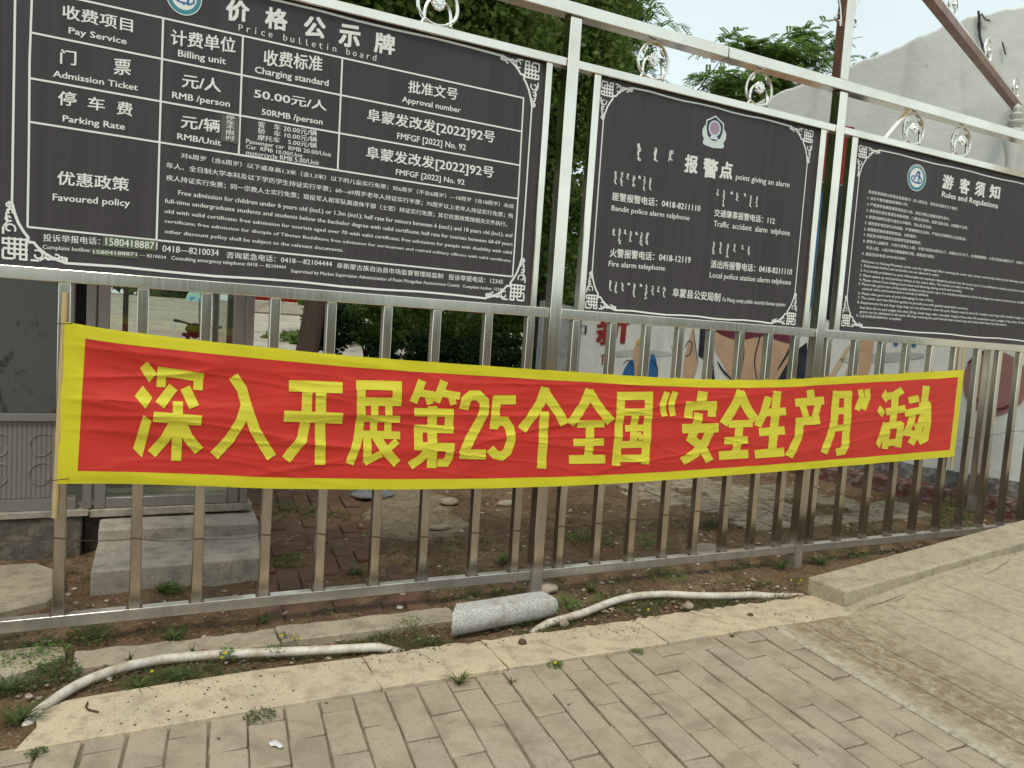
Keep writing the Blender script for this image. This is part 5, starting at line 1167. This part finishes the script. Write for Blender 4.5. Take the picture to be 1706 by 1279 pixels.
# scratched spiral pattern on the lower panel
for cx, cz in ((-.40,.60),(-.40,.44),(-.60,.60),(-.60,.44),(-.80,.60),(-.80,.44)):
    k = MB(); k.tube([(cx+.075*(1-.5*t)*math.cos(5.5*t+1), YB+.012, cz+.075*(1-.5*t)*math.sin(5.5*t+1)) for t in [q/24 for q in range(25)]], .0022, 5); k.build('scroll_pattern', CHROME, booth, smooth=True)
part('jamb', ALU, [(-.302,-.262,YB-.004,YB+.08,.785,2.62)])
part('jamb', ALU, [(-.205,-.158,YB-.004,YB+.08,.2505,2.62)])
part('jamb', ALU, [(.628,.672,YB-.004,YB+.08,.2445,2.62)])
part('lintel', ALU, [(-.157,.627,YB,YB+.08,2.50,2.62)])
door = part('door', ALU, [(-.150,-.090,YB+.01,YB+.06,.2465,2.49),(.560,.620,YB+.01,YB+.06,.2465,2.49),(-.089,.559,YB+.01,YB+.06,.2465,.305),(-.089,.559,YB+.01,YB+.06,2.42,2.49)])
part('pane', GLASS, [(-.089,.559,YB+.030,YB+.036,.3055,2.4195)], door, 0)
part('handle', CHROME, [(-.118,-.100,YB-.03,YB+.009,1.18,1.205),(-.124,-.094,YB-.045,YB-.031,1.17,1.215)], door)
part('side_glass', GLASS, [(.645,.651,YB+.09,3.30,.30,2.5)], booth, 0)
part('side_post', ALU, [(.628,.672,2.28,2.33,.2,2.62),(.628,.672,3.30,3.38,.2,2.62)])
part('side_rail', ALU, [(.632,.668,YB+.081,2.279,.245,.30),(.632,.668,2.331,3.299,.245,.30)])
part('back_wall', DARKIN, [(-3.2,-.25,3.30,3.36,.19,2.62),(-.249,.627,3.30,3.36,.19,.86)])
part('back_frame', ALU, [(-.249,-.20,3.28,3.38,.861,2.62),(-.04,.0,3.28,3.38,.861,2.62)])
part('floor', STEPM, [(-3.15,.62,YB+.13,3.29,.192,.235)])
part('roof', ALU, [(-3.3,.78,YB-.12,3.5,2.621,2.70)])
step = empty('concrete_step', (.28, .85, 0), 'two-tier grey concrete doorstep in front of the booth door', 'step')
k = MB(); k.prism([(-.132,.600,.115),(.664,.632,.115),(.712,1.08,.115),(-.118,1.09,.115)], (0,0,-.17)); k.build('lower_tier', STEPM, step, bevel=.012, seg=2, smooth=True)
k = MB(); k.prism([(-.116,1.085,.186),(.715,1.075,.176),(.725,1.42,.186),(-.115,1.30,.188)], (0,0,-.2)); k.build('upper_tier', STEPM, step, bevel=.01, seg=2, smooth=True)

# ================================================================== white house on the right
def wx(y): return 7.46-.245*y
NW = Vector((-1, -.245, 0)).normalized()
def onwall(u, v, off=.0):
    d_ = ray(u, v); p0 = Vector((7.46, 0, 0)); t = (p0-CAM).dot(NW)/d_.dot(NW); return CAM+d_*t+NW*off
house = empty('white_house', (7.6, 3.0, 0), 'white rendered house gable with mural patches behind the fence at right', 'house')
tops = [(968,505),(1010,440),(1080,330),(1150,258),(1220,198),(1270,165),(1288,157),(1330,141),(1371,125),(1409,109),(1440,97),(1480,82),(1520,63),(1560,46),(1600,30),(1650,18),(1706,8),(1790,0)]
tp = [onwall(u, v) for u, v in tops]
tp = [Vector((p.x, p.y, p.z+.035*mnoise.noise(Vector((p.y*2.3, p.z, 3))))) for p in tp]
pts = []
for a, b in zip(tp, tp[1:]):
    for t in (0, .25, .5, .75): pts.append(a.lerp(b, t)+Vector((0,0,.02*mnoise.noise(Vector((a.y+t*3, t, 6))))))
pts.append(tp[-1]); pts.append(Vector((wx(-2.2), -2.2, pts[-1].z-1.6)))
poly = [Vector((wx(pts[0].y), pts[0].y, .2))]+pts+[Vector((wx(-2.2), -2.2, .2))]
k = MB(); k.prism(poly, -NW*3.0); k.build('wall', WALL, house, bevel=.05, seg=3, smooth=True)
yl = poly[0].y
k = MB()
secs = 60; vs = []
for i_ in range(secs+1):
    y = -2.2+(yl+2.2)*i_/secs; o_ = .22+.03*mnoise.noise(Vector((y*4,0,0))); h_ = .12+.03*mnoise.noise(Vector((y*5,3,0)))
    p = Vector((wx(y), y, 0)); vs += [p+NW*o_+Vector((0,0,-.05)), p+NW*(o_-.01)+Vector((0,0,h_)), p+NW*.03+Vector((0,0,h_+.03)), p+NW*.03+Vector((0,0,-.05))]
k.add(vs, [(4*i_+a, 4*i_+(a+1) % 4, 4*i_+4+(a+1) % 4, 4*i_+4+a) for i_ in range(secs) for a in range(4)]); k.build('brick_footing', FOOT, house, bevel=.0, smooth=False)
k = MB(); vs = []
for i_ in range(secs+1):
    y = -2.2+(yl+2.2)*i_/secs; h_ = .30+.07*mnoise.noise(Vector((y*2.5,7,0))); p = Vector((wx(y), y, 0))+NW*.012; vs += [p+Vector((0,0,.10)), p+Vector((0,0,h_))]
k.add(vs, [(2*i_, 2*i_+2, 2*i_+3, 2*i_+1) for i_ in range(secs)]); k.build('damp_base', DAMP, house, clean=False)
# painted mural: plain patches of colour only
def patch(name, mm, uv, off=.006, smoothen=True):
    P = [onwall(u, v, off) for u, v in uv]
    if smoothen:
        Q = []; n_ = len(P)
        for i_ in range(n_):
            p0, p1, p2, p3 = P[i_-1], P[i_], P[(i_+1) % n_], P[(i_+2) % n_]
            for t in (0, .33, .66): Q.append(.5*((2*p1)+(p2-p0)*t+(2*p0-5*p1+4*p2-p3)*t*t+(3*p1-p0-3*p2+p3)*t**3))
        P = Q
    k = MB(); k.add(P, [tuple(range(len(P)))]); bm = bmesh.new(); me = k.mesh('mural_patch', mm, clean=False); bm.from_mesh(me); bmesh.ops.triangulate(bm, faces=bm.faces); bm.to_mesh(me); bm.free()
    return link(name, me, house)
PEACH = paintm('peach_mural_paint', (.55,.36,.23)); NAVY = paintm('navy_mural_paint', (.02,.024,.04)); BLUE = paintm('blue_mural_paint', (.02,.13,.34)); PINK = paintm('dusky_pink_mural_paint', (.36,.185,.165)); MAROON = paintm('maroon_mural_paint', (.15,.025,.045)); REDP = paintm('red_mural_paint', (.28,.03,.025)); ORANGE = paintm('pale_orange_mural_paint', (.58,.36,.22)); YELL = paintm('yellow_mural_paint', (.6,.42,.10))
patch('mural_patch', PEACH, [(1192,520),(1190,575),(1205,606),(1225,640),(1270,655),(1300,630),(1322,590),(1330,545),(1325,500),(1260,490)])
patch('mural_patch', NAVY, [(1168,535),(1184,500),(1186,560),(1192,640),(1170,640),(1176,600),(1164,592)], .010, False)
patch('mural_patch', NAVY, [(1292,640),(1322,588),(1345,570),(1350,660),(1292,660)], .010, False)
patch('mural_patch', MAROON, [(1192,535),(1230,552),(1270,545),(1318,560),(1316,572),(1272,560),(1230,566),(1194,552)], .010)
patch('mural_patch', PEACH, [(1150,560),(1156,545),(1158,585),(1162,610),(1150,640),(1138,640),(1140,600)])
patch('mural_patch', BLUE, [(1038,622),(1046,606),(1056,600),(1056,650),(1036,650)]); patch('mural_patch', BLUE, [(1084,592),(1094,600),(1094,650),(1080,650)])
patch('mural_patch', ORANGE, [(1057,578),(1068,574),(1070,600),(1068,640),(1060,640),(1056,610)]); patch('mural_patch', YELL, [(1062,566),(1070,564),(1070,574),(1061,574)])
patch('mural_patch', ORANGE, [(1434,560),(1455,558),(1452,600),(1444,630),(1430,630),(1432,600)])
patch('mural_patch', PINK, [(1606,625),(1618,600),(1648,582),(1680,590),(1706,610),(1712,650),(1694,678),(1655,694),(1628,684),(1608,660)])
patch('mural_patch', REDP, [(1376,205),(1424,212),(1418,310),(1370,302)], .008, False); patch('mural_patch', NAVY, [(1369,304),(1418,312),(1408,545),(1352,520)], .008, False)
patch('mural_patch', BLUE, [(1364,320),(1374,322),(1362,470),(1350,520),(1347,500)], .010, False)
patch('mural_patch', BLUE, [(1489,567),(1496,566),(1496,575),(1490,575)], .008); patch('mural_patch', BLUE, [(1519,569),(1526,569),(1526,577),(1520,577)], .008)
def brush(mm, uvs, r_, off=.012):
    k = MB(); P = [onwall(u, v, off) for u, v in uvs]; Q = []
    for i_ in range(len(P)-1):
        p0, p1, p2, p3 = P[max(i_-1,0)], P[i_], P[i_+1], P[min(i_+2,len(P)-1)]
        for t in [q/6 for q in range(6)]: Q.append(.5*((2*p1)+(p2-p0)*t+(2*p0-5*p1+4*p2-p3)*t*t+(3*p1-p0-3*p2+p3)*t**3))
    Q.append(P[-1]); vs = []
    for i_, p in enumerate(Q):
        t = (Q[min(i_+1,len(Q)-1)]-Q[max(i_-1,0)]).normalized(); sd2 = t.cross(NW).normalized(); ww = r_*(.35+.65*math.sin(math.pi*i_/(len(Q)-1)))
        vs += [p+sd2*ww, p-sd2*ww]
    k.add(vs, [(2*i_, 2*i_+1, 2*i_+3, 2*i_+2) for i_ in range(len(Q)-1)]); return link('mural_brushwork', k.mesh('mural_brushwork', mm, clean=False), house)
for uvs, r_ in (([(1196,602),(1206,618),(1222,634)], .014), ([(1320,570),(1312,590),(1296,616)], .012), ([(1236,500),(1228,540),(1240,580),(1232,640)], .010), ([(1262,500),(1268,550),(1258,600),(1264,640)], .008)): brush(NAVY, uvs, r_)
for uvs, r_ in (([(1141,580),(1148,568),(1154,572),(1150,590),(1142,592)], .007), ([(1156,548),(1160,580),(1164,606)], .006), ([(1038,606),(1048,600),(1058,612)], .007), ([(1086,600),(1096,612),(1095,640)], .007)): brush(NAVY, uvs, r_)
for uvs, r_ in (([(1612,606),(1634,588),(1660,584)], .014), ([(1616,650),(1640,676),(1672,680),(1698,660)], .012), ([(1640,690),(1636,700),(1632,694)], .016)): brush(MAROON, uvs, r_)
WASH = paintm('grey_wash_mural_paint', (.50,.50,.47)); OCHRE = paintm('ochre_wash_mural_paint', (.56,.43,.28))
for mm_, uvs, r_ in ((OCHRE, [(1378,640),(1396,610),(1416,575)], .03), (OCHRE, [(1404,650),(1412,620),(1428,590)], .02), (WASH, [(1000,592),(1060,588),(1120,590)], .05), (WASH, [(1400,600),(1470,596),(1540,592)], .05), (WASH, [(1120,610),(1130,590),(1128,560)], .03), (OCHRE, [(1118,575),(1126,600),(1124,630)], .02)): brush(mm_, uvs, r_, .004)
# brush-written characters on the wall
V, Fc = GLY['新']; k = MB(); P0 = onwall(1000, 577, .010); ez = Vector((0,0,1)); ey = Vector((.245,-1,0)).normalized()
ax_, az_ = min(p[0] for p in V), min(p[1] for p in V); sz_ = .48/.95
for q, (dx, dz) in enumerate([(0,0),(.03,.01),(.06,.02),(.03,.04),(-.02,.03)]):
    k.add([P0+ey*((p[0]-ax_+dx-.12)*sz_*1.25)+ez*((p[1]-az_+dz+.18*(p[0]-ax_))*sz_)+NW*.0004*q for p in V], Fc)
k.build('mural_lettering', REDP, house, clean=False)
k = MB()
for ch_, u, v in (('教', 938, 525), ('闻', 938, 552)):
    V, Fc = GLY[ch_]; P0 = onwall(u, v, .012)
    k.add([P0+ey*(p[0]*.55)+ez*(p[1]*.14) for p in V], Fc)
P0 = onwall(1003, 606, .010)
for a, b, c_, d_ in ((0,0,.10,.012),(0,.06,.10,.012),(0,.12,.10,.012),(0,0,.02,.13),(.08,0,.02,.13)):
    k.add([P0+ey*a+ez*b, P0+ey*(a+c_)+ez*b, P0+ey*(a+c_)+ez*(b+d_), P0+ey*a+ez*(b+d_)], [(0,1,2,3)], 1)
k.build('mural_lettering', [NAVY, REDP], house, clean=False)
# black cable hanging over the wall top
for uvs, r_ in (([(1632,20),(1634,40),(1634,62),(1640,82),(1648,100),(1656,116),(1661,126)], .012), ([(1637,24),(1644,34),(1651,36)], .008), ([(1635,26),(1631,44),(1637,70),(1646,92)], .008), ([(1672,72),(1677,92)], .007)):
    k = MB(); k.tube([onwall(u, v, .03) for u, v in uvs], r_, 6); k.build('cable', BLACK, house, smooth=True)
# lower grey annex wall further back
annex = empty('annex_wall', (5.2, 8.3, 0), 'low grey annex wall in shade between dark trees and the white house', 'wall')
k = MB(); pa, pb = onwall(968, 560), onwall(968, 560)+Vector((-2.6,-.35,0)); pa, pb = Vector((pa.x, pa.y, 0)), Vector((pb.x+1.75, pb.y, 0))
k.prism([pa, pa+Vector((0,0,1.72)), pb+Vector((0,0,1.78)), pb], (.1,.3,0)); k.build('wall', stonem('shaded_grey_render', (.34,.35,.34), (.28,.29,.28), (.22,.22,.21), 1.5, 12, .2), annex)

# ================================================================== trees, bushes and the yard behind
def leafcloud(k, c, rad, n_, ls, rr, drop=0.0, shell=.55, quad=True):
    """leaf-sized faces through an uneven ellipsoid volume with clumps and gaps"""
    c = Vector(c)
    clumps = []
    for _ in range(max(6, n_//130)):
        while True:
            p = Vector((rr.uniform(-1,1), rr.uniform(-1,1), rr.uniform(-1,1)))
            if shell < p.length < 1 or (p.length < 1 and rr.random() < .35): break
        clumps.append((Vector((c.x+p.x*rad[0], c.y+p.y*rad[1], c.z+p.z*rad[2])), rr.uniform(.14, .30)))
    for _ in range(n_):
        q, s = rr.choice(clumps); g = Vector([max(-1.5, min(1.5, rr.gauss(0,1))) for _q in (0,1,2)])*s
        p = q+Vector((g.x*rad[0], g.y*rad[1], g.z*rad[2]*.8))
        d1 = Vector((rr.gauss(0,1), rr.gauss(0,1), rr.gauss(0,.6)-drop)).normalized(); d2 = d1.cross(Vector((rr.gauss(0,1), rr.gauss(0,1), rr.gauss(0,1)))).normalized()
        l = ls*rr.uniform(.6, 1.35); ww = l*.36
        k.add([p-d1*l*.5, p+d2*ww, p+d1*l*.5, p-d2*ww], [(0,1,2,3)])
def tree(name, lab, cat, base, h, r_, crowns, n_, ls, lm, seed, lean=(0,0), drop=0.0, group=None):
    base = Vector(base); root = empty(name, base, lab, cat, group); rr = random.Random(seed); k = MB(); P = []; rad = []
    for q in range(9):
        t = q/8; P.append(base+Vector((lean[0]*t+.08*math.sin(3*t+seed), lean[1]*t+.08*math.cos(2*t+seed)-.08*math.cos(seed), h*t))); rad.append(r_*(1-.6*t)*(1.35 if q == 0 else 1))
    k.tube(P, rad, 10)
    for (c, e) in crowns:
        c = Vector(c)
        for q in range(4):
            a = P[4+rr.randrange(4)]; b = c+Vector((rr.uniform(-.5,.5)*e[0], rr.uniform(-.5,.5)*e[1], rr.uniform(-.3,.4)*e[2])); mid = a.lerp(b, .5)+Vector((0,0,.12*(b-a).length))
            k.tube([a, mid, b], [r_*.32, r_*.2, r_*.06], 6)
    k.build('trunk', BARK, root, smooth=True)
    k = MB(); tot = sum(e[0]*e[1]*e[2] for c, e in crowns)
    for c, e in crowns: leafcloud(k, c, e, int(n_*e[0]*e[1]*e[2]/tot), ls, rr, drop)
    k.build('crown', lm, root, clean=False)
    return root
G1 = 'tall trees behind the fence'
def B(u, v, Y): p_ = atY(u, v, Y); return (p_.x, p_.y, p_.z)
p = atY(484, 560, 5.2)
tree('evergreen_tree', 'dense dark tree whose brown trunk stands behind the price board', 'tree', (p.x, 5.2, -.05), 4.6, .145, [(B(560,-40,6.2),(1.7,1.4,1.3)),(B(690,10,6.6),(1.3,1.2,1.1)),(B(640,90,6.4),(1.5,1.2,1.0)),(B(780,60,6.8),(1.3,1.1,1.0)),(B(760,-50,6.8),(1.5,1.4,1.3))], 60000, .095, LEAFD, 101, (.6,.5), .5, G1)
p = atY(880, 560, 9.0)
tree('evergreen_tree', 'dark bushy tree filling the gap beside the middle fence post', 'tree', (p.x, 9.0, -.05), 5.0, .16, [(B(900,40,8.6),(1.4,1.1,1.2)),(B(930,170,8.4),(1.1,.9,1.1)),(B(930,300,8.4),(1.1,.8,1.0)),(B(920,420,8.6),(1.0,.6,.8)),(B(840,-20,8.8),(1.6,1.2,1.2)),(B(960,-30,9.0),(1.1,1.1,1.0)),(B(960,110,8.8),(.8,.7,.8))], 60000, .10, LEAFD, 102, (.3,-.2), .5, G1)
tree('evergreen_tree', 'dense tree standing left of the booth, hidden by the price board', 'tree', (-3.2,6.5,-.05), 4.8, .17, [((-3.0,6.4,4.6),(2.2,1.8,2.2)),((-4.2,6.8,3.0),(1.8,1.6,1.5)),((-2.0,6.6,6.4),(2.0,1.6,1.5))], 16000, .22, LEAFD, 103, (0,0), .3, G1)
tree('evergreen_tree', 'dense tree rising above the booth roof behind the price board', 'tree', (-.6,4.9,-.05), 4.6, .15, [((-.6,5.0,4.6),(1.8,1.3,1.5)),((-1.6,5.2,5.8),(1.8,1.4,1.4))], 11000, .2, LEAFD, 104, (0,0), .3, G1)
def locust(lab, base, h, r_, boughs, seed):
    """fine compound leaves hung along arching twigs"""
    base = Vector(base); root = empty('locust_tree', base, lab, 'tree', G1); rr = random.Random(seed); k = MB(); f = MB()
    top = base+Vector((.2,.1,h)); k.tube([base, base.lerp(top,.35)+Vector((.12,0,0)), base.lerp(top,.7)+Vector((-.05,.1,0)), top], [r_, r_*.8, r_*.6, r_*.35], 9)
    for (c, e, nt_) in boughs:
        c = Vector(c); a = base.lerp(top, rr.uniform(.65,.98)); mid = a.lerp(c, .55)+Vector((0,0,.35)); k.tube([a, mid, c], [r_*.35, r_*.2, r_*.05], 6)
        for _ in range(nt_):
            s = c+Vector((rr.gauss(0,.42)*e[0], rr.gauss(0,.42)*e[1], rr.gauss(0,.40)*e[2])); az = rr.uniform(0,6.283); ln_ = rr.uniform(.35,.75)
            tw = [s+Vector((math.cos(az)*ln_*t, math.sin(az)*ln_*t, (.38*t-.30*t*t)*ln_)) for t in (0,.33,.66,1)]
            if rr.random() < .25: k.tube(tw, [.010,.008,.006,.003], 4)
            for q in range(6):                       # compound leaves along the twig
                t = (q+rr.random())/6; b = tw[0].lerp(tw[-1], t)+Vector((0,0,.10*math.sin(math.pi*t))); a2 = az+rr.choice((-1,1))*rr.uniform(.5,1.3); L2 = rr.uniform(.20,.34)
                dd = Vector((math.cos(a2), math.sin(a2), rr.uniform(-.6,.55))); sd2 = dd.cross(Vector((0,0,1))).normalized()
                for j in range(7):
                    tt = (j+.6)/7; pb = b+dd*L2*tt+Vector((0,0,-.07*tt*tt)); lw_ = .080*(1-.35*abs(tt-.45)); wl_ = .026
                    for sg in (-1, 1):
                        o_ = sd2*sg*lw_+dd*.02+Vector((0,0,-.012)); w2 = dd*wl_
                        f.add([pb, pb+o_*.5+w2, pb+o_, pb+o_*.5-w2], [(0,1,2,3)])
    k.build('trunk', BARK, root, smooth=True); f.build('crown', LEAFM, root, clean=False); return root
locust('airy feathery-leaved tree showing left of the alarm board medallion', (6.6,11.8,-.05), 7.4, .15,
       [(B(1000,40,11),(.85,.9,.8),130),(B(1005,-20,11.4),(.9,.9,.8),110),(B(990,100,10.6),(.7,.8,.7),100),(B(1038,62,11),(.36,.6,.38),44),(B(955,30,11),(1.1,1,1),120),(B(1045,118,11),(.36,.6,.32),36),(B(985,-70,11.5),(1.3,1.1,.8),80)], 111)
locust('feathery-leaved tree spreading against the sky above the alarm board', (10.4,13.2,-.05), 5.0, .15,
       [(B(1225,150,12),(.75,.8,.36),60),(B(1258,88,12),(.42,.6,.26),40),(B(1305,98,12),(.5,.6,.36),54),(B(1335,62,12.4),(.34,.5,.14),18),(B(1368,82,12.2),(.24,.4,.15),14),(B(1345,105,12),(.3,.5,.3),26),(B(1212,85,12),(.28,.5,.18),16),(B(1290,140,12),(.8,.8,.36),60),(B(1250,180,12),(1.1,1,.5),90),(B(1390,118,13),(.4,.6,.18),9),(B(1430,108,14),(.35,.5,.14),7),(B(1180,140,12),(.35,.6,.25),9)], 112)
# far trees closing the view beyond the plaza
rr = random.Random(77)
far = [(-9,33),(-5,36),(-1.5,34.5),(2.5,33),(6.5,30),(10.5,27),(14.5,24),(18,20),(-13,34),(9,19),(5.5,17)]
names = ['far left','second from left','third from left','fourth from left','behind the hedge','right of the hedge','far right of the plaza','beyond the white house','outermost left','close behind the annex wall','between the bush and annex wall']
for i_, (x, y) in enumerate(far):
    h = rr.uniform(6, 8.5); zb = 1.5 if y > 28 else .2
    tree('dark_tree', 'dark broad tree closing the view behind the plaza, %s' % names[i_], 'tree', (x, y, zb-.3), h*.55, .22, [((x,y,zb+h*.38),(2.3,1.6,h*.42)),((x+.6,y-.4,zb+h*.68),(1.9,1.5,h*.30)),((x-.4,y-.6,zb+.9),(2.2,1.2,1.1))], 3000, .42, LEAFD, 200+i_, (0,0), .1, 'dark trees beyond the plaza')
# planter with clipped bush, stone and shade plants
def boxthing(name, mm, lab, cat, b, bev=.02):
    k = MB(); k.box(*b); return tag(k.build(name, mm, bevel=bev, smooth=True), lab, cat)
P0 = atY(500, 575, 8.6); P1 = atY(960, 600, 8.0)
k = MB(); k.prism([(P0.x-.6,8.2,-.05),(6.0,7.9,-.05),(6.2,9.4,-.05),(P0.x-.6,9.4,-.05)], (0,0,.72))
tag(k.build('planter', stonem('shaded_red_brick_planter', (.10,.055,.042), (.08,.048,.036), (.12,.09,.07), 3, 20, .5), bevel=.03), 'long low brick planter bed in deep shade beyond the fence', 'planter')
def bush(lab, u, v, Y, e, n_, ls, seed, lm=LEAFB, zb=None):
    p_ = atY(u, v, Y); rr_ = random.Random(seed); zz = p_.z if zb is None else zb; root = empty('bush', (p_.x, Y, zz), lab, 'bush', 'bushes beyond the fence')
    k = MB(); leafcloud(k, (p_.x, Y, p_.z+0), e, n_, ls, rr_, .1, .3); k.build('foliage', lm, root, clean=False)
    k = MB()
    for q in range(5): k.tube([(p_.x+rr_.uniform(-.1,.1), Y, p_.z-e[2]-.2), (p_.x+rr_.uniform(-.5,.5)*e[0], Y+rr_.uniform(-.3,.3), p_.z+e[2]*.3)], [.02,.008], 5)
    k.build('stem', BARK, root)
    return root
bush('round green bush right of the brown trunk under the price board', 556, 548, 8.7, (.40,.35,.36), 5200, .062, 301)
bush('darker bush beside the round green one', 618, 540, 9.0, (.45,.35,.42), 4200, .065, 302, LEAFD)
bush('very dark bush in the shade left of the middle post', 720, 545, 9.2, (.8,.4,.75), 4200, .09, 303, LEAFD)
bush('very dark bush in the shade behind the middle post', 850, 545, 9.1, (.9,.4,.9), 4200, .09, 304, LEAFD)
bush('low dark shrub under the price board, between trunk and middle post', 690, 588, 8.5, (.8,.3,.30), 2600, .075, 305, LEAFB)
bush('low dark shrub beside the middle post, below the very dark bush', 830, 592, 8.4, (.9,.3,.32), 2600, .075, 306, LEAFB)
stone(585, 574, .09, .08, .10, PALE, 'small upright pale stone at the foot of the round bush', 31, .67)
# slim leaning tree, flower bed, parasol, bicycle on the plaza
pt = atY(343, 585, 5.6); k = MB(); q0, q1, q2 = atY(338, 640, 5.6), atY(341, 560, 5.6), atY(352, 480, 5.7)
slim = empty('young_tree', (q0.x, 5.6, -.03), 'slim pale young tree trunk leaning beside the booth', 'tree')
k.tube([Vector((q0.x, 5.6, -.1)), q0, q1, q2, q2+Vector((.15,.1,.9)), q2+Vector((.1,.2,1.9))], [.05,.045,.040,.040,.035,.02], 10); k.build('trunk', mat('pale_grey_bark', (.22,.19,.165), .9, 0, .2), slim, smooth=True)
k = MB(); leafcloud(k, q2+Vector((.1,.2,2.2)), (.9,.7,.8), 2500, .1, random.Random(9)); k.build('crown', LEAFM, slim, clean=False)
bed = empty('flower_bed', (atY(480,498,26).x, 26, 1.3), 'red flower bed with pale curb across the plaza', 'flower bed')
a, b = atY(405, 492, 25.0), atY(600, 505, 25.0)
k = MB(); k.box(a.x, b.x, 24.9, 25.1, a.z-.55, a.z-.12); k.build('curb', PLAZA, bed, bevel=.02)
k = MB(); rr = random.Random(8); 
for _ in range(5200):
    p_ = Vector((rr.uniform(a.x, b.x), rr.uniform(25.1, 28), a.z-.12+rr.uniform(0,.32))); d1 = Vector((rr.gauss(0,1), rr.gauss(0,1), rr.gauss(0,1))).normalized(); d2 = d1.cross(Vector((.3,.5,.8))).normalized()
    k.add([p_-d1*.06, p_+d2*.05, p_+d1*.06, p_-d2*.05], [(0,1,2,3)])
k.build('flowers', REDFL, bed, clean=False)
c = atY(333, 494, 17.0); par = empty('parasol', (c.x, 17, .5), 'mint green parasol with blue patches standing on the plaza', 'parasol')
MINT = mat('mint_green_canvas', (.30,.55,.45), .7); v = coords(MINT); setc(MINT, mix(MINT, thr(MINT, noise(MINT, v, 4.0, 3, .5, .5), .56, .60), (.30,.56,.46), (.10,.24,.50)))
k = MB(); vs = [(c.x, 17, c.z+.22)]; n = 16
for rr_, zz in ((.16,.18),(.28,.06),(.34,-.12)): vs += [(c.x+rr_*math.cos(2*math.pi*j/n), 17+rr_*math.sin(2*math.pi*j/n), c.z+zz) for j in range(n)]
k.add(vs, [(0,1+j,1+(j+1) % n) for j in range(n)]+[(1+i_*n+j, 1+i_*n+(j+1) % n, 1+(i_+1)*n+(j+1) % n, 1+(i_+1)*n+j) for i_ in range(2) for j in range(n)]); k.build('canopy', MINT, par, smooth=True)
k = MB(); k.tube([(c.x,17,.4),(c.x,17,c.z+.25)], .02, 8); k.build('pole', ALU, par)
# bicycle with a bag on the handlebar
h0 = atY(325, 541, 7.5); bx0, bz = h0.x, h0.z
bike = empty('bicycle', (bx0, 7.5, -.03), 'dark bicycle with a cloth bag on its handlebar, seen through the booth door', 'bicycle')
DK = mat('dark_rusty_metal', (.05,.028,.024), .5, .5); RUB = mat('black_rubber', (.02,.02,.02), .7)
hl, hm1, hm2, hr = atY(290,533,7.45), atY(304,536,7.5), atY(345,546,7.5), atY(370,545,7.45)
k = MB(); k.tube([hl, hm1, h0+Vector((0,.02,-.01)), hm2, hr], .014, 8); hb = k.build('handlebar', DK, bike, smooth=True)
for p_, q_ in ((hl, hm1), (hr, hm2)):
    k = MB(); k.tube([p_, p_.lerp(q_, .6)], .019, 8); k.build('grip', RUB, hb)
gz = -.03
k = MB(); sx_ = atY(308, 560, 7.5).x; k.tube([(bx0-.08,7.5,bz),(bx0-.07,7.5,bz-.25),(bx0-.05,7.42,.32)], .016, 8); k.tube([(bx0-.07,7.5,bz-.25),(bx0-.05,8.1,.45)], .018, 8); k.tube([(bx0-.05,8.1,.45),(bx0-.05,8.25,.95)], .016, 8); k.tube([(bx0-.05,8.1,.45),(bx0-.05,8.55,.31)], .014, 8); k.build('frame', DK, bike, smooth=True)
for yy_ in (7.40, 8.55):
    w_ = MB(); ringp = [(bx0-.05, yy_+.32*math.cos(t), gz+.34+.32*math.sin(t)) for t in [2*math.pi*q/32 for q in range(32)]]; w_.tube(ringp, .02, 8, close=True); wo = w_.build('wheel', RUB, bike, smooth=True)
    w_ = MB()
    for q in range(12): w_.tube([(bx0-.05, yy_, gz+.34), (bx0-.05, yy_+.30*math.cos(q*.5236), gz+.34+.30*math.sin(q*.5236))], .002, 4)
    w_.build('spokes', ALU, wo)
k = MB(); k.box(bx0-.11, bx0+.01, 8.12, 8.38, .95, 1.0); k.build('saddle', RUB, bike, bevel=.02, seg=3, smooth=True)
bm = bmesh.new(); bmesh.ops.create_icosphere(bm, subdivisions=3, radius=1)
for q in bm.verts: cc = q.co.copy(); f_ = 1+.18*mnoise.noise(cc*1.8); q.co = Vector((cc.x*.105*f_*(1.15 if cc.z > 0 else .85), cc.y*.07*f_, cc.z*.10*f_))+h0+Vector((.0,-.05,-.075))
me = bpy.data.meshes.new('bag'); bm.to_mesh(me); bm.free(); BAGM = mat('camouflage_cloth', (.05,.045,.03), .9); setc(BAGM, mix(BAGM, thr(BAGM, noise(BAGM, coords(BAGM), 14, 3), .45, .55), (.075,.075,.045), (.035,.028,.022))); me.materials.append(BAGM); me.polygons.foreach_set('use_smooth', [True]*len(me.polygons))
bag = tag(link('bag', me), 'small dark camouflage cloth bag hung on the bicycle handlebar', 'bag')
